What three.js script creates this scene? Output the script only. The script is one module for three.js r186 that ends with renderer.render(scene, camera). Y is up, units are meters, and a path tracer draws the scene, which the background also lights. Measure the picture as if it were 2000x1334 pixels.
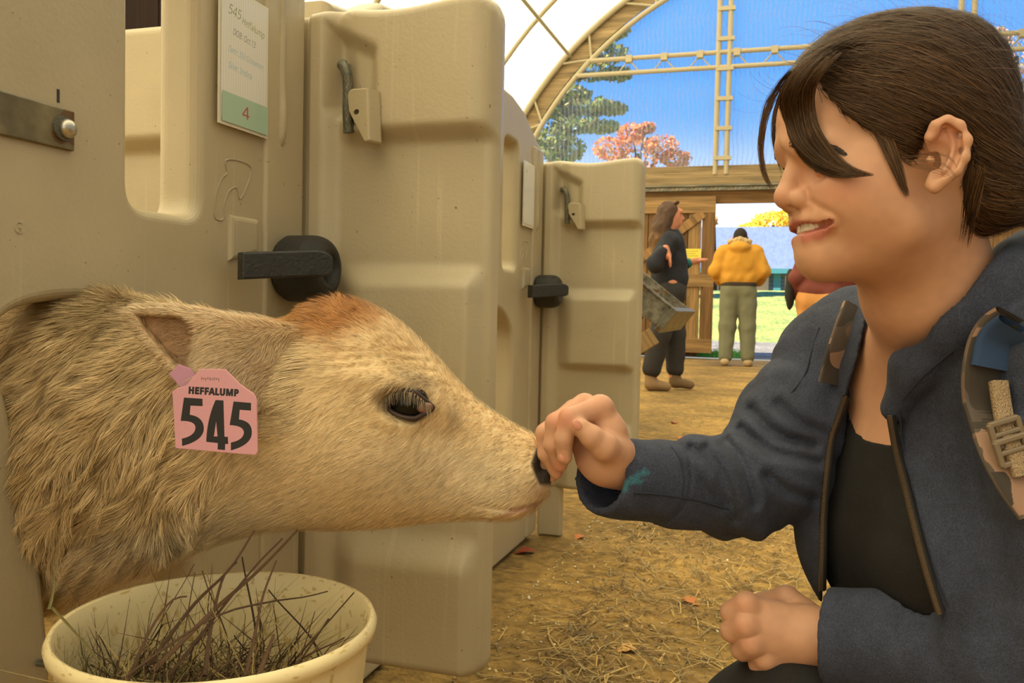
import * as THREE from 'three';
import { mergeGeometries } from 'three/addons/utils/BufferGeometryUtils.js';
import { RoundedBoxGeometry } from 'three/addons/geometries/RoundedBoxGeometry.js';
import { TextGeometry } from 'three/addons/geometries/TextGeometry.js';
import { FontLoader } from 'three/addons/loaders/FontLoader.js';

// ---------------------------------------------------------------- camera, sky, sun, exposure
const scene = new THREE.Scene();
const FOCAL = 1700, rad = (d) => d * Math.PI / 180;
const camera = new THREE.PerspectiveCamera(2 * Math.atan(667 / FOCAL) * 180 / Math.PI, 2000 / 1334, 0.05, 400);
camera.position.set(0, 0.745, 0);
camera.rotation.set(rad(-2.2), rad(17.3), rad(1.2), 'YXZ');
camera.updateMatrixWorld(true);
camera.focus = 0.86; camera.userData.fStop = 22; // a phone lens: what stands far off is a touch soft
scene.add(camera);
const renderer = new THREE.WebGLRenderer({ antialias: true });
renderer.toneMapping = THREE.LinearToneMapping;
renderer.toneMappingExposure = 1.3;
renderer.shadowMap.enabled = true;

{ // clear autumn sky: pale haze along the horizon, deep blue above, the same all the way round
  const W = 64, H = 360, data = new Float32Array(W * H * 4);
  for (let r = 0; r < H; r++) {
    const el = (r + 0.5) / H * 180 - 90, t = THREE.MathUtils.smoothstep(el, 4, 13), u = THREE.MathUtils.smoothstep(el, 13, 80);
    const c = [1.15, 1.18, 1.2].map((a, k) => a + ([0.1, 0.4, 1.05][k] - a) * t);
    for (let k = 0; k < 3; k++) c[k] += ([0.08, 0.27, 0.85][k] - c[k]) * u * t;
    if (el < 0) c.splice(0, 3, 0.5, 0.48, 0.4);
    for (let x = 0; x < W; x++) data.set([...c, 1], (r * W + x) * 4);
  }
  const sky = new THREE.DataTexture(data, W, H, THREE.RGBAFormat, THREE.FloatType);
  sky.mapping = THREE.EquirectangularReflectionMapping;
  sky.magFilter = sky.minFilter = THREE.LinearFilter;
  sky.needsUpdate = true;
  scene.background = sky;
  scene.environment = sky;
}
const sun = new THREE.DirectionalLight(new THREE.Color().setRGB(1, 0.93, 0.8), 14);
sun.position.set(-20, 27, 12);
sun.castShadow = true;
sun.shadow.mapSize.set(2048, 2048);
Object.assign(sun.shadow.camera, { left: -30, right: 30, top: 30, bottom: -30, near: 1, far: 120 });
scene.add(sun);

// ---------------------------------------------------------------- helpers
const { smoothstep, lerp, clamp } = THREE.MathUtils;
const v3 = (x, y, z) => new THREE.Vector3(x, y, z);
const rgb = (r, g, b) => new THREE.Color().setRGB(r, g, b);
const srgb = (r, g, b) => new THREE.Color().setRGB(r / 255, g / 255, b / 255, THREE.SRGBColorSpace);
const VIEW = camera.matrixWorld.clone();
const at = (px, py, d) => v3((px - 1000) / FOCAL * d, (667 - py) / FOCAL * d, -d).applyMatrix4(VIEW);   // a measured point of the photograph at distance d, in metres
const vp = (px, py, d) => [(px - 1000) / FOCAL * d, (667 - py) / FOCAL * d, -d];
function rng(seed) { let s = seed >>> 0; return () => { s = (s + 0x6d2b79f5) | 0; let t = Math.imul(s ^ (s >>> 15), 1 | s); t = (t + Math.imul(t ^ (t >>> 7), 61 | t)) ^ t; return ((t ^ (t >>> 14)) >>> 0) / 4294967296; }; }
const hash3 = (x, y, z) => { let h = Math.imul(x, 374761393) ^ Math.imul(y, 668265263) ^ Math.imul(z, 2147483647 - 1274126177); h = Math.imul(h ^ (h >>> 13), 1274126177); return ((h ^ (h >>> 16)) >>> 0) / 4294967296; };
function noise3(x, y, z) {
  const xi = Math.floor(x), yi = Math.floor(y), zi = Math.floor(z), s = (t) => t * t * (3 - 2 * t), fx = s(x - xi), fy = s(y - yi), fz = s(z - zi);
  const l = (a, b, t) => a + (b - a) * t;
  return l(l(l(hash3(xi, yi, zi), hash3(xi + 1, yi, zi), fx), l(hash3(xi, yi + 1, zi), hash3(xi + 1, yi + 1, zi), fx), fy), l(l(hash3(xi, yi, zi + 1), hash3(xi + 1, yi, zi + 1), fx), l(hash3(xi, yi + 1, zi + 1), hash3(xi + 1, yi + 1, zi + 1), fx), fy), fz) * 2 - 1;
}
const fbm3 = (x, y, z, o = 4) => { let s = 0, a = 0.5; for (let i = 0; i < o; i++, a *= 0.5, x *= 2.03, y *= 2.03, z *= 2.03) s += a * noise3(x, y, z); return s; };
function wrapNoise(x, y, nx, ny, seed) { // tiles after nx, ny cells
  const xi = Math.floor(x), yi = Math.floor(y), s = (t) => t * t * (3 - 2 * t), fx = s(x - xi), fy = s(y - yi), m = (a, n) => ((a % n) + n) % n;
  const h = (a, b) => hash3(m(a, nx), m(b, ny), seed);
  const a = h(xi, yi) + (h(xi + 1, yi) - h(xi, yi)) * fx, b = h(xi, yi + 1) + (h(xi + 1, yi + 1) - h(xi, yi + 1)) * fx;
  return a + (b - a) * fy;
}
const wrapFbm = (u, v, nx, ny, seed, o = 4) => { let s = 0, a = 0.5, t = 0; for (let i = 0; i < o; i++, a *= 0.5, nx *= 2, ny *= 2) { s += a * wrapNoise(u * nx, v * ny, nx, ny, seed + i); t += a; } return s / t; };
function tex(w, h, fn, { color = true, metres = 1, metresV = metres } = {}) { // fn(u, v) -> grey or [r, g, b] in 0..1
  const d = new Uint8Array(w * h * 4);
  for (let y = 0; y < h; y++) for (let x = 0; x < w; x++) {
    const c = fn((x + 0.5) / w, (y + 0.5) / h), o = (y * w + x) * 4;
    for (let k = 0; k < 3; k++) d[o + k] = clamp(Math.round((c.length ? c[k] : c) * 255), 0, 255);
    d[o + 3] = 255;
  }
  const t = new THREE.DataTexture(d, w, h);
  t.wrapS = t.wrapT = THREE.RepeatWrapping; t.magFilter = THREE.LinearFilter; t.minFilter = THREE.LinearMipmapLinearFilter; t.generateMipmaps = true;
  if (color) t.colorSpace = THREE.SRGBColorSpace;
  t.repeat.set(1 / metres, 1 / metresV); t.needsUpdate = true;
  return t;
}
const std = (color, o = {}) => new THREE.MeshStandardMaterial({ color, roughness: 0.8, ...o });
const phys = (color, o = {}) => new THREE.MeshPhysicalMaterial({ color, roughness: 0.8, ...o });

const taken = new Map();
function numbered(name) { const n = taken.get(name) ?? 0; taken.set(name, n + 1); return n ? name + '_' + String(n).padStart(3, '0') : name; }
const shade = (o) => { o.castShadow = o.receiveShadow = true; return o; };
function thing(name, label, category, pos = [0, 0, 0], group) {
  const o = new THREE.Group(); o.name = numbered(name);
  o.position.set(...(pos.isVector3 ? pos.toArray() : pos)); o.userData = { label, category };
  if (group) o.userData.group = group;
  scene.add(o); o.updateMatrixWorld(true);
  return o;
}
function part(parent, name, geo, mat, label) { // geo is given in the axes of the place; it is moved to the parent's own axes
  parent.updateWorldMatrix(true, false);
  const m = shade(new THREE.Mesh(geo, mat)); m.name = name;
  geo.applyMatrix4(parent.matrixWorld.clone().invert());
  if (label) m.userData.label = label;
  parent.add(m);
  return m;
}
function piece(parent, name, geo, mat, x, y, z, ry = 0) { const m = shade(new THREE.Mesh(geo, mat)); m.name = name; m.position.set(x, y, z); m.rotation.y = ry; parent.add(m); return m; }
function lone(name, geo, mat, label, category, group, pos) { // a thing that is a single mesh
  const m = shade(new THREE.Mesh(geo, mat)); m.name = numbered(name); m.userData = { label, category }; if (group) m.userData.group = group;
  if (!pos) { geo.computeBoundingBox(); const b = geo.boundingBox; pos = v3((b.min.x + b.max.x) / 2, b.min.y, (b.min.z + b.max.z) / 2); }
  geo.translate(-pos.x, -pos.y, -pos.z); m.position.copy(pos); scene.add(m);
  return m;
}
function struct(name, geo, mat) { const m = shade(new THREE.Mesh(geo, mat)); m.name = name; m.userData = { kind: 'structure' }; scene.add(m); return m; }
const box = (x0, x1, y0, y1, z0, z1, r = 0) => {
  const g = r ? new RoundedBoxGeometry(x1 - x0, y1 - y0, z1 - z0, 2, r) : new THREE.BoxGeometry(x1 - x0, y1 - y0, z1 - z0);
  metreUV(g); return g.translate((x0 + x1) / 2, (y0 + y1) / 2, (z0 + z1) / 2);
};
function metreUV(g) { // uv in metres on the side each face points to
  const p = g.attributes.position, n = g.attributes.normal, uv = new Float32Array(p.count * 2);
  for (let i = 0; i < p.count; i++) {
    const ax = Math.abs(n.getX(i)), ay = Math.abs(n.getY(i)), az = Math.abs(n.getZ(i)), x = p.getX(i), y = p.getY(i), z = p.getZ(i);
    uv.set(ax >= ay && ax >= az ? [z, y] : ay >= az ? [x, z] : [x, y], i * 2);
  }
  g.setAttribute('uv', new THREE.BufferAttribute(uv, 2));
  return g;
}
function plain(g) { // only position, normal, uv, not indexed, so that geometries merge
  g = g.index ? g.toNonIndexed() : g;
  for (const k of Object.keys(g.attributes)) if (!['position', 'normal', 'uv'].includes(k)) g.deleteAttribute(k);
  if (!g.attributes.uv) g.setAttribute('uv', new THREE.BufferAttribute(new Float32Array(g.attributes.position.count * 2), 2));
  g.morphAttributes = {};
  return g;
}
const merged = (list) => mergeGeometries(list.map(plain));
function tube(points, r, seg = 24, rs = 8, closed = false) {
  const c = new THREE.CatmullRomCurve3(points.map((p) => p.isVector3 ? p : v3(...p)), closed);
  const g = new THREE.TubeGeometry(c, seg, 1, rs, closed), p = g.attributes.position, n = g.attributes.normal;
  for (let i = 0; i <= seg; i++) for (let j = 0; j <= rs; j++) {
    const k = i * (rs + 1) + j, rr = typeof r === 'function' ? r(i / seg) : r;
    p.setXYZ(k, p.getX(k) + n.getX(k) * (rr - 1), p.getY(k) + n.getY(k) * (rr - 1), p.getZ(k) + n.getZ(k) * (rr - 1));
  }
  if (typeof r === 'function') g.computeVertexNormals();
  return g;
}
const bar = (a, b, r, rs = 8) => { const d = v3().subVectors(b, a), g = new THREE.CylinderGeometry(r, r, d.length(), rs); g.applyQuaternion(new THREE.Quaternion().setFromUnitVectors(v3(0, 1, 0), d.clone().normalize())); return g.translate((a.x + b.x) / 2, (a.y + b.y) / 2, (a.z + b.z) / 2); };
// a grid surface: fn(u, v) -> [x, y, z]
function sheet(nu, nv, fn, uvFn) {
  const p = new Float32Array((nu + 1) * (nv + 1) * 3), uv = new Float32Array((nu + 1) * (nv + 1) * 2), idx = [];
  for (let j = 0; j <= nv; j++) for (let i = 0; i <= nu; i++) {
    const k = j * (nu + 1) + i, q = fn(i / nu, j / nv);
    p.set(q, k * 3); uv.set(uvFn ? uvFn(i / nu, j / nv, q) : [i / nu, j / nv], k * 2);
    if (i < nu && j < nv) idx.push(k, k + 1, k + nu + 1, k + 1, k + nu + 2, k + nu + 1);
  }
  const g = new THREE.BufferGeometry();
  g.setAttribute('position', new THREE.BufferAttribute(p, 3)); g.setAttribute('uv', new THREE.BufferAttribute(uv, 2)); g.setIndex(idx); g.computeVertexNormals();
  return g;
}
// distance fields and a mesher (surface nets)
const cap = (a, b, ra, rb) => { const bx = b[0] - a[0], by = b[1] - a[1], bz = b[2] - a[2], l2 = bx * bx + by * by + bz * bz || 1e-9; return (x, y, z) => { const px = x - a[0], py = y - a[1], pz = z - a[2]; let h = (px * bx + py * by + pz * bz) / l2; h = h < 0 ? 0 : h > 1 ? 1 : h; const dx = px - bx * h, dy = py - by * h, dz = pz - bz * h; return Math.sqrt(dx * dx + dy * dy + dz * dz) - (ra + (rb - ra) * h); }; };
const ball = (c, r) => (x, y, z) => Math.hypot(x - c[0], y - c[1], z - c[2]) - r;
const ell = (c, r, m) => { // m: optional three unit axes
  const k = Math.min(...r);
  return (x, y, z) => {
    let dx = x - c[0], dy = y - c[1], dz = z - c[2];
    if (m) { const a = dx * m[0][0] + dy * m[0][1] + dz * m[0][2], b = dx * m[1][0] + dy * m[1][1] + dz * m[1][2], e = dx * m[2][0] + dy * m[2][1] + dz * m[2][2]; dx = a; dy = b; dz = e; }
    const ux = dx / r[0], uy = dy / r[1], uz = dz / r[2], k0 = Math.sqrt(ux * ux + uy * uy + uz * uz), k1 = Math.sqrt(ux * ux / (r[0] * r[0]) + uy * uy / (r[1] * r[1]) + uz * uz / (r[2] * r[2]));
    return k1 < 1e-6 ? -k : k0 * (k0 - 1) / k1;
  };
};
const smin = (a, b, k) => { const h = k - Math.abs(a - b); return h > 0 ? Math.min(a, b) - h * h / (4 * k) : Math.min(a, b); };
const smax = (a, b, k) => -smin(-a, -b, k);
const chain = (pts, k = 0.006) => { // pts: [[x, y, z, r], ...] joined smoothly
  const c = []; for (let i = 0; i + 1 < pts.length; i++) c.push(cap(pts[i], pts[i + 1], pts[i][3], pts[i + 1][3]));
  return (x, y, z) => { let d = c[0](x, y, z); for (let i = 1; i < c.length; i++) d = smin(d, c[i](x, y, z), k); return d; };
};
function nets(f, lo, hi, cell) {
  const n = [0, 1, 2].map((k) => Math.ceil((hi[k] - lo[k]) / cell) + 1), [nx, ny, nz] = n, S = 4, val = new Float32Array(nx * ny * nz);
  for (let k = 0; k < nz; k += S) for (let j = 0; j < ny; j += S) for (let i = 0; i < nx; i += S) {
    const c = f(lo[0] + (i + 1.5) * cell, lo[1] + (j + 1.5) * cell, lo[2] + (k + 1.5) * cell), far = Math.abs(c) > cell * S * 1.5;
    for (let c2 = k; c2 < Math.min(k + S, nz); c2++) for (let b = j; b < Math.min(j + S, ny); b++) for (let a = i; a < Math.min(i + S, nx); a++) {
      const edge = a === 0 || b === 0 || c2 === 0 || a === nx - 1 || b === ny - 1 || c2 === nz - 1;
      const d = far ? c : f(lo[0] + a * cell, lo[1] + b * cell, lo[2] + c2 * cell);
      val[(c2 * ny + b) * nx + a] = edge ? Math.max(d, cell * 0.3) : d;
    }
  }
  const id = new Int32Array(nx * ny * nz).fill(-1), pos = [], idx = [], sx = 1, sy = nx, sz = nx * ny;
  const E = [[0, 1], [0, 2], [0, 4], [1, 3], [1, 5], [2, 3], [2, 6], [3, 7], [4, 5], [4, 6], [5, 7], [6, 7]], O = [0, 1, 2, 3, 4, 5, 6, 7].map((c) => (c & 1) * sx + ((c >> 1) & 1) * sy + ((c >> 2) & 1) * sz);
  for (let k = 0; k < nz - 1; k++) for (let j = 0; j < ny - 1; j++) for (let i = 0; i < nx - 1; i++) {
    const o = k * sz + j * sy + i; let m = 0;
    for (let c = 0; c < 8; c++) if (val[o + O[c]] < 0) m |= 1 << c;
    if (m === 0 || m === 255) continue;
    let x = 0, y = 0, z = 0, q = 0;
    for (const [a, b] of E) {
      const va = val[o + O[a]], vb = val[o + O[b]];
      if ((va < 0) === (vb < 0)) continue;
      const t = va / (va - vb);
      x += (a & 1) + t * ((b & 1) - (a & 1)); y += ((a >> 1) & 1) + t * (((b >> 1) & 1) - ((a >> 1) & 1)); z += ((a >> 2) & 1) + t * (((b >> 2) & 1) - ((a >> 2) & 1)); q++;
    }
    id[o] = pos.length / 3;
    pos.push(lo[0] + (i + x / q) * cell, lo[1] + (j + y / q) * cell, lo[2] + (k + z / q) * cell);
  }
  const quad = (a, b, c, d, flip) => { if (a < 0 || b < 0 || c < 0 || d < 0) return; flip ? idx.push(a, c, b, a, d, c) : idx.push(a, b, c, a, c, d); };
  for (let k = 1; k < nz - 1; k++) for (let j = 1; j < ny - 1; j++) for (let i = 1; i < nx - 1; i++) {
    const o = k * sz + j * sy + i, s = val[o] < 0;
    if (s !== val[o + sx] < 0) quad(id[o - sy - sz], id[o - sz], id[o], id[o - sy], !s);
    if (s !== val[o + sy] < 0) quad(id[o - sx - sz], id[o - sx], id[o], id[o - sz], !s);
    if (s !== val[o + sz] < 0) quad(id[o - sx - sy], id[o - sy], id[o], id[o - sx], !s);
  }
  const g = new THREE.BufferGeometry(), nor = new Float32Array(pos.length), e = cell * 0.6;
  for (let i = 0; i < pos.length; i += 3) {
    const x = pos[i], y = pos[i + 1], z = pos[i + 2];
    let a = f(x + e, y, z) - f(x - e, y, z), b = f(x, y + e, z) - f(x, y - e, z), c = f(x, y, z + e) - f(x, y, z - e); const l = Math.hypot(a, b, c) || 1;
    nor[i] = a / l; nor[i + 1] = b / l; nor[i + 2] = c / l;
  }
  g.setAttribute('position', new THREE.BufferAttribute(new Float32Array(pos), 3)); g.setAttribute('normal', new THREE.BufferAttribute(nor, 3)); g.setIndex(idx);
  return g;
}
function paint(g, fn) { // colours of the stuff itself, by place: fn(x, y, z, nx, ny, nz) -> [r, g, b] linear
  const p = g.attributes.position, n = g.attributes.normal, c = new Float32Array(p.count * 3);
  for (let i = 0; i < p.count; i++) c.set(fn(p.getX(i), p.getY(i), p.getZ(i), n.getX(i), n.getY(i), n.getZ(i)), i * 3);
  g.setAttribute('color', new THREE.BufferAttribute(c, 3));
  return g;
}
function planarUV(g, ax = 0, ay = 1) { const p = g.attributes.position, uv = new Float32Array(p.count * 2); for (let i = 0; i < p.count; i++) { uv[i * 2] = p.getComponent(i, ax); uv[i * 2 + 1] = p.getComponent(i, ay); } g.setAttribute('uv', new THREE.BufferAttribute(uv, 2)); return g; }
function boxUV(g) { // uv in metres, each face by the axis it points along most
  g = g.toNonIndexed(); const p = g.attributes.position, uv = new Float32Array(p.count * 2), A = v3(), B = v3(), C = v3();
  for (let i = 0; i < p.count; i += 3) {
    A.fromBufferAttribute(p, i); B.fromBufferAttribute(p, i + 1).sub(A); C.fromBufferAttribute(p, i + 2).sub(A); B.cross(C);
    const ax = Math.abs(B.x), ay = Math.abs(B.y), az = Math.abs(B.z), k = ax >= ay && ax >= az ? [2, 1] : ay >= az ? [0, 2] : [0, 1];
    for (let j = i; j < i + 3; j++) { uv[j * 2] = p.getComponent(j, k[0]); uv[j * 2 + 1] = p.getComponent(j, k[1]); }
  }
  g.setAttribute('uv', new THREE.BufferAttribute(uv, 2));
  return g;
}
// many thin curved hairs or stalks as ribbons in one geometry
class Strands {
  constructor() { this.p = []; this.n = []; this.c = []; this.i = []; }
  add(pts, width, side, color, taper = 1) { // pts: Vector3 list, side: Vector3 across the ribbon
    const b = this.p.length / 3, m = pts.length;
    for (let k = 0; k < m; k++) {
      const t = k / (m - 1), w = width * 0.5 * (taper ? 1 - 0.85 * Math.pow(t, 1.5) : 1), q = pts[k], d = k < m - 1 ? v3().subVectors(pts[k + 1], q) : v3().subVectors(q, pts[k - 1]), n = v3().crossVectors(side, d).normalize();
      this.p.push(q.x - side.x * w, q.y - side.y * w, q.z - side.z * w, q.x + side.x * w, q.y + side.y * w, q.z + side.z * w);
      for (let s = -1; s < 2; s += 2) { const e = n.clone().addScaledVector(side, s * 0.7).normalize(); this.n.push(e.x, e.y, e.z); this.c.push(color[0], color[1], color[2]); }
      if (k < m - 1) { const a = b + k * 2; this.i.push(a, a + 1, a + 2, a + 1, a + 3, a + 2); }
    }
  }
  geometry() {
    const g = new THREE.BufferGeometry();
    g.setAttribute('position', new THREE.BufferAttribute(new Float32Array(this.p), 3)); g.setAttribute('normal', new THREE.BufferAttribute(new Float32Array(this.n), 3)); g.setAttribute('color', new THREE.BufferAttribute(new Float32Array(this.c), 3)); g.setIndex(this.i);
    return g;
  }
}
// ---------------------------------------------------------------- surfaces
const T = {};
T.sand = tex(1024, 1024, (u, v) => {
  const a = wrapFbm(u, v, 4, 4, 3, 5), b = wrapFbm(u, v, 64, 64, 9, 3), c = wrapFbm(u, v, 24, 90, 21, 3), d = wrapFbm(u, v, 90, 24, 27, 3);
  let k = 0.7 + 0.42 * (a - 0.5) + 0.3 * (b - 0.5);
  if (c > 0.66) k -= (c - 0.66) * 0.9; if (d < 0.3) k += (0.3 - d) * 0.3;
  return [k * 1.04, k * 0.9, k * 0.6];
}, { metres: 1.7 });
T.sandBump = tex(1024, 1024, (u, v) => 0.55 * wrapFbm(u, v, 12, 12, 41, 5) + 0.45 * wrapFbm(u, v, 80, 80, 47, 3), { color: false, metres: 1.1 });
T.fine = tex(512, 512, (u, v) => wrapFbm(u, v, 60, 60, 61, 3), { color: false, metres: 0.25 });
T.wood = tex(512, 1024, (u, v) => {
  const g = wrapFbm(u, v, 40, 2, 71, 4), b = wrapFbm(u, v, 6, 3, 75, 3), ring = 0.5 + 0.5 * Math.sin((u * 22 + b * 7) * 6.283);
  const k = 0.68 + 0.42 * (g - 0.5) + 0.04 * ring + 0.3 * (b - 0.5);
  return [k * 1.0, k * 0.9, k * 0.75];
}, { metres: 0.5, metresV: 1.6 });
T.weave = tex(256, 256, (u, v) => { // woven translucent sheet: threads and a coarse rib
  const t = 0.86 + 0.07 * Math.sin(u * 6.283 * 4) + 0.07 * Math.sin(v * 6.283 * 16); const n = wrapFbm(u, v, 8, 8, 81, 3);
  return [t + (n - 0.5) * 0.16, t * 0.985 + (n - 0.5) * 0.16, t * 0.93 + (n - 0.5) * 0.18];
}, { metres: 0.32 });
T.screen = tex(512, 512, (u, v) => { // knitted shade cloth: share of each patch that thread covers
  const w = wrapFbm(u, v, 6, 6, 85, 3) - 0.5, a = Math.sin((u + 0.04 * w + 0.006 * Math.sin(v * 12.566)) * 6.283 * 16), b = Math.sin(v * 6.283 * 40);
  return 0.22 + 0.24 * smoothstep(a, 0.0, 0.9) + 0.02 * b + 0.16 * w;
}, { color: false, metres: 1.15 });
T.plastic = tex(1024, 1024, (u, v) => { // moulded plastic: faint mottling, dried dribbles, specks of mud
  const a = wrapFbm(u, v, 5, 5, 91, 4), s = wrapNoise(u * 150, v * 150, 150, 150, 95), s2 = wrapNoise(u * 60, v * 60, 60, 60, 97), run = wrapFbm(u, v, 90, 3, 99, 3);
  let k = 0.93 + 0.12 * (a - 0.5) + (run > 0.74 ? (run - 0.74) * 0.4 : 0);
  const c = [k, k * 0.995, k * 0.985];
  if (s > 0.985) { c[0] *= 0.6; c[1] *= 0.52; c[2] *= 0.4; }
  if (s2 > 0.992) { c[0] *= 0.72; c[1] *= 0.64; c[2] *= 0.5; }
  return c;
}, { metres: 0.9 });
T.plasticBump = tex(512, 512, (u, v) => 0.8 * wrapFbm(u, v, 70, 70, 101, 3) + 0.2 * wrapFbm(u, v, 8, 8, 103, 3), { color: false, metres: 0.3 });
T.metal = tex(512, 512, (u, v) => { const a = wrapFbm(u, v, 10, 10, 111, 5), r = wrapFbm(u, v, 5, 5, 115, 4); const k = 0.55 + 0.5 * (a - 0.5); return r > 0.62 ? [k * 0.95, k * 0.72, k * 0.45] : [k, k * 0.97, k * 0.88]; }, { metres: 0.3 });
T.grass = tex(512, 512, (u, v) => { const a = wrapFbm(u, v, 5, 5, 121, 4), b = wrapFbm(u, v, 100, 100, 125, 2); const k = 0.55 + 0.4 * (b - 0.5) + 0.3 * (a - 0.5); return [k * (0.86 + 0.4 * (a - 0.3)), k * 0.98, k * 0.58]; }, { metres: 6 });
T.gravel = tex(512, 512, (u, v) => { const a = wrapFbm(u, v, 90, 90, 131, 2), b = wrapFbm(u, v, 6, 6, 135, 3); const k = 0.5 + 0.6 * (a - 0.5) + 0.2 * (b - 0.5); return [k, k * 0.97, k * 0.92]; }, { metres: 2 });

const M = {};
M.sand = std(srgb(206, 190, 154), { map: T.sand, bumpMap: T.sandBump, bumpScale: 0.02, roughness: 1 });
M.cover = phys(srgb(252, 243, 212), { map: T.weave, transmission: 0.8, roughness: 1, side: THREE.DoubleSide });
M.screen = std(srgb(142, 158, 180), { alphaMap: T.screen, transparent: true, roughness: 1, side: THREE.DoubleSide });
M.steel = std(srgb(178, 166, 136), { roughness: 0.6 });
M.galv = std(srgb(205, 205, 200), { roughness: 0.45, metalness: 0.6, map: T.metal });
M.woodDark = std(srgb(74, 52, 34), { map: T.wood, bumpMap: T.wood, bumpScale: 0.002, roughness: 0.9 });
M.woods = [[206, 176, 136], [190, 158, 118], [172, 142, 106], [216, 190, 150], [150, 122, 92]].map((c) => std(srgb(...c), { map: T.wood, bumpMap: T.wood, bumpScale: 0.003, roughness: 0.85 }));
T.woodFlat = T.wood.clone(); T.woodFlat.rotation = Math.PI / 2; T.woodFlat.needsUpdate = true;
M.woodsFlat = [[206, 176, 136], [190, 158, 118], [172, 142, 106], [216, 190, 150], [150, 122, 92]].map((c) => std(srgb(...c), { map: T.woodFlat, bumpMap: T.woodFlat, bumpScale: 0.003, roughness: 0.85 }));
M.beam = std(srgb(212, 202, 178), { map: T.woodFlat, bumpMap: T.woodFlat, bumpScale: 0.002, roughness: 0.85 });
M.woodPale = std(srgb(208, 190, 156), { map: T.wood, bumpMap: T.wood, bumpScale: 0.002, roughness: 0.85 });

// ---------------------------------------------------------------- the barn: sand floor, pony walls, hoops, translucent cover, end wall
const ZE = -14.15, ZF = 8, RAD = 5.75, CY = 1.0, CX = 0.6;
{
  const bumps = (x, z) => 0.02 * fbm3(x * 2.1, 3.3, z * 2.1, 3) + 0.007 * fbm3(x * 11, 1.7, z * 11, 3);
  const near = sheet(150, 330, (u, v) => { const x = -1.3 + u * 3.7, z = 0.4 - v * 8.4; const e = Math.min(1, Math.min(u, 1 - u, v, 1 - v) * 14); return [x, bumps(x, z) * e, z]; }, (u, v, q) => [q[0], q[2]]);
  const strip = (x0, x1, z0, z1) => sheet(24, 24, (u, v) => [x0 + (x1 - x0) * u, 0, z0 + (z1 - z0) * v], (u, v, q) => [q[0], q[2]]);
  struct('floor', merged([near, strip(-5.3, -1.3, 0.4, -8), strip(2.4, 6.5, 0.4, -8), strip(-5.3, 6.5, ZF, 0.4), strip(-5.3, 6.5, -8, ZE - 0.15), box(-5.3, 6.5, -0.3, -0.06, ZE - 0.15, ZF)]), M.sand);
}
struct('ceiling', sheet(72, 40, (u, v) => { const a = Math.PI * (1 - u); return [CX + RAD * Math.cos(a), CY + RAD * Math.sin(a), ZE + (ZF - ZE) * v]; }, (u, v) => [u * Math.PI * RAD, v * (ZF - ZE)]), M.cover);
{ // steel hoops, each a pair of bent tubes with webbing at the end wall
  let n = 1;
  const arc = (r, z) => Array.from({ length: 25 }, (_, i) => { const a = Math.PI * (1 - i / 24); return v3(CX + r * Math.cos(a), CY + r * Math.sin(a), z); });
  for (let z = ZE + 1.9; z < ZF; z += 1.85) struct('trim_' + n++, merged([tube(arc(RAD - 0.05, z), 0.035, 60, 8), bar(v3(CX - RAD + 0.05, 0, z), v3(CX - RAD + 0.05, CY, z), 0.04), bar(v3(CX + RAD - 0.05, 0, z), v3(CX + RAD - 0.05, CY, z), 0.04)]), M.steel);
  const web = [tube(arc(RAD - 0.06, ZE + 0.1), 0.05, 60, 8), tube(arc(RAD - 0.42, ZE + 0.1), 0.045, 60, 8)];
  for (let i = 0; i < 26; i++) { const p = (r, k) => { const a = Math.PI * (1 - k / 26); return v3(CX + r * Math.cos(a), CY + r * Math.sin(a), ZE + 0.1); }; web.push(bar(p(RAD - 0.06, i), p(RAD - 0.42, i + (i % 2 ? -0.4 : 0.6)), 0.02, 6)); }
  struct('trim_' + n++, merged(web), M.steel);
  { // tan lining board between the two tubes of the end hoop
    const s = new THREE.Shape(); s.absarc(CX, CY, RAD - 0.08, 0, Math.PI, false); s.absarc(CX, CY, RAD - 0.34, Math.PI, 0, true);
    const g = new THREE.ExtrudeGeometry(s, { depth: 0.02, bevelEnabled: false, curveSegments: 60 }); struct('trim_' + n++, metreUV(g.translate(0, 0, ZE + 0.03)), M.beam);
  }
  for (const y of [4.9]) for (const s of [-1, 1]) { const x = CX + s * Math.sqrt((RAD - 0.1) ** 2 - (y - CY) ** 2); struct('trim_' + n++, bar(v3(x, y, ZE), v3(x, y, ZF), 0.03), M.steel); }
  // the frame of the end wall: two level tubes and two pairs of uprights with clips
  const half = (y) => Math.sqrt((RAD - 0.42) ** 2 - (y - CY) ** 2), z = ZE + 0.12;
  const level = [bar(v3(CX - half(4.79), 4.79, z), v3(CX + half(4.79), 4.79, z), 0.038), bar(v3(CX - half(4.56), 4.56, z), v3(CX + half(4.56), 4.56, z), 0.038)];
  for (let x = -2.5; x < 4; x += 0.56) { level.push(box(x - 0.05, x + 0.05, 4.72, 4.83, z - 0.06, z + 0.05)); level.push(bar(v3(x, 4.76, z), v3(x + 0.17, 4.57, z), 0.012, 5), bar(v3(x, 4.76, z), v3(x - 0.17, 4.57, z), 0.012, 5)); }
  struct('trim_' + n++, merged(level), M.steel);
  for (const x of [-1.1, 2.3]) {
    const post = [bar(v3(x, 2.9, z), v3(x, 6.05, z), 0.042), bar(v3(x + 0.17, 2.9, z), v3(x + 0.17, 6.1, z), 0.042)];
    for (let y = 3.15; y < 5.9; y += 0.46) post.push(box(x - 0.02, x + 0.24, y - 0.03, y + 0.03, z - 0.02, z + 0.05));
    struct('trim_' + n++, merged(post), M.steel);
  }
}
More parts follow.
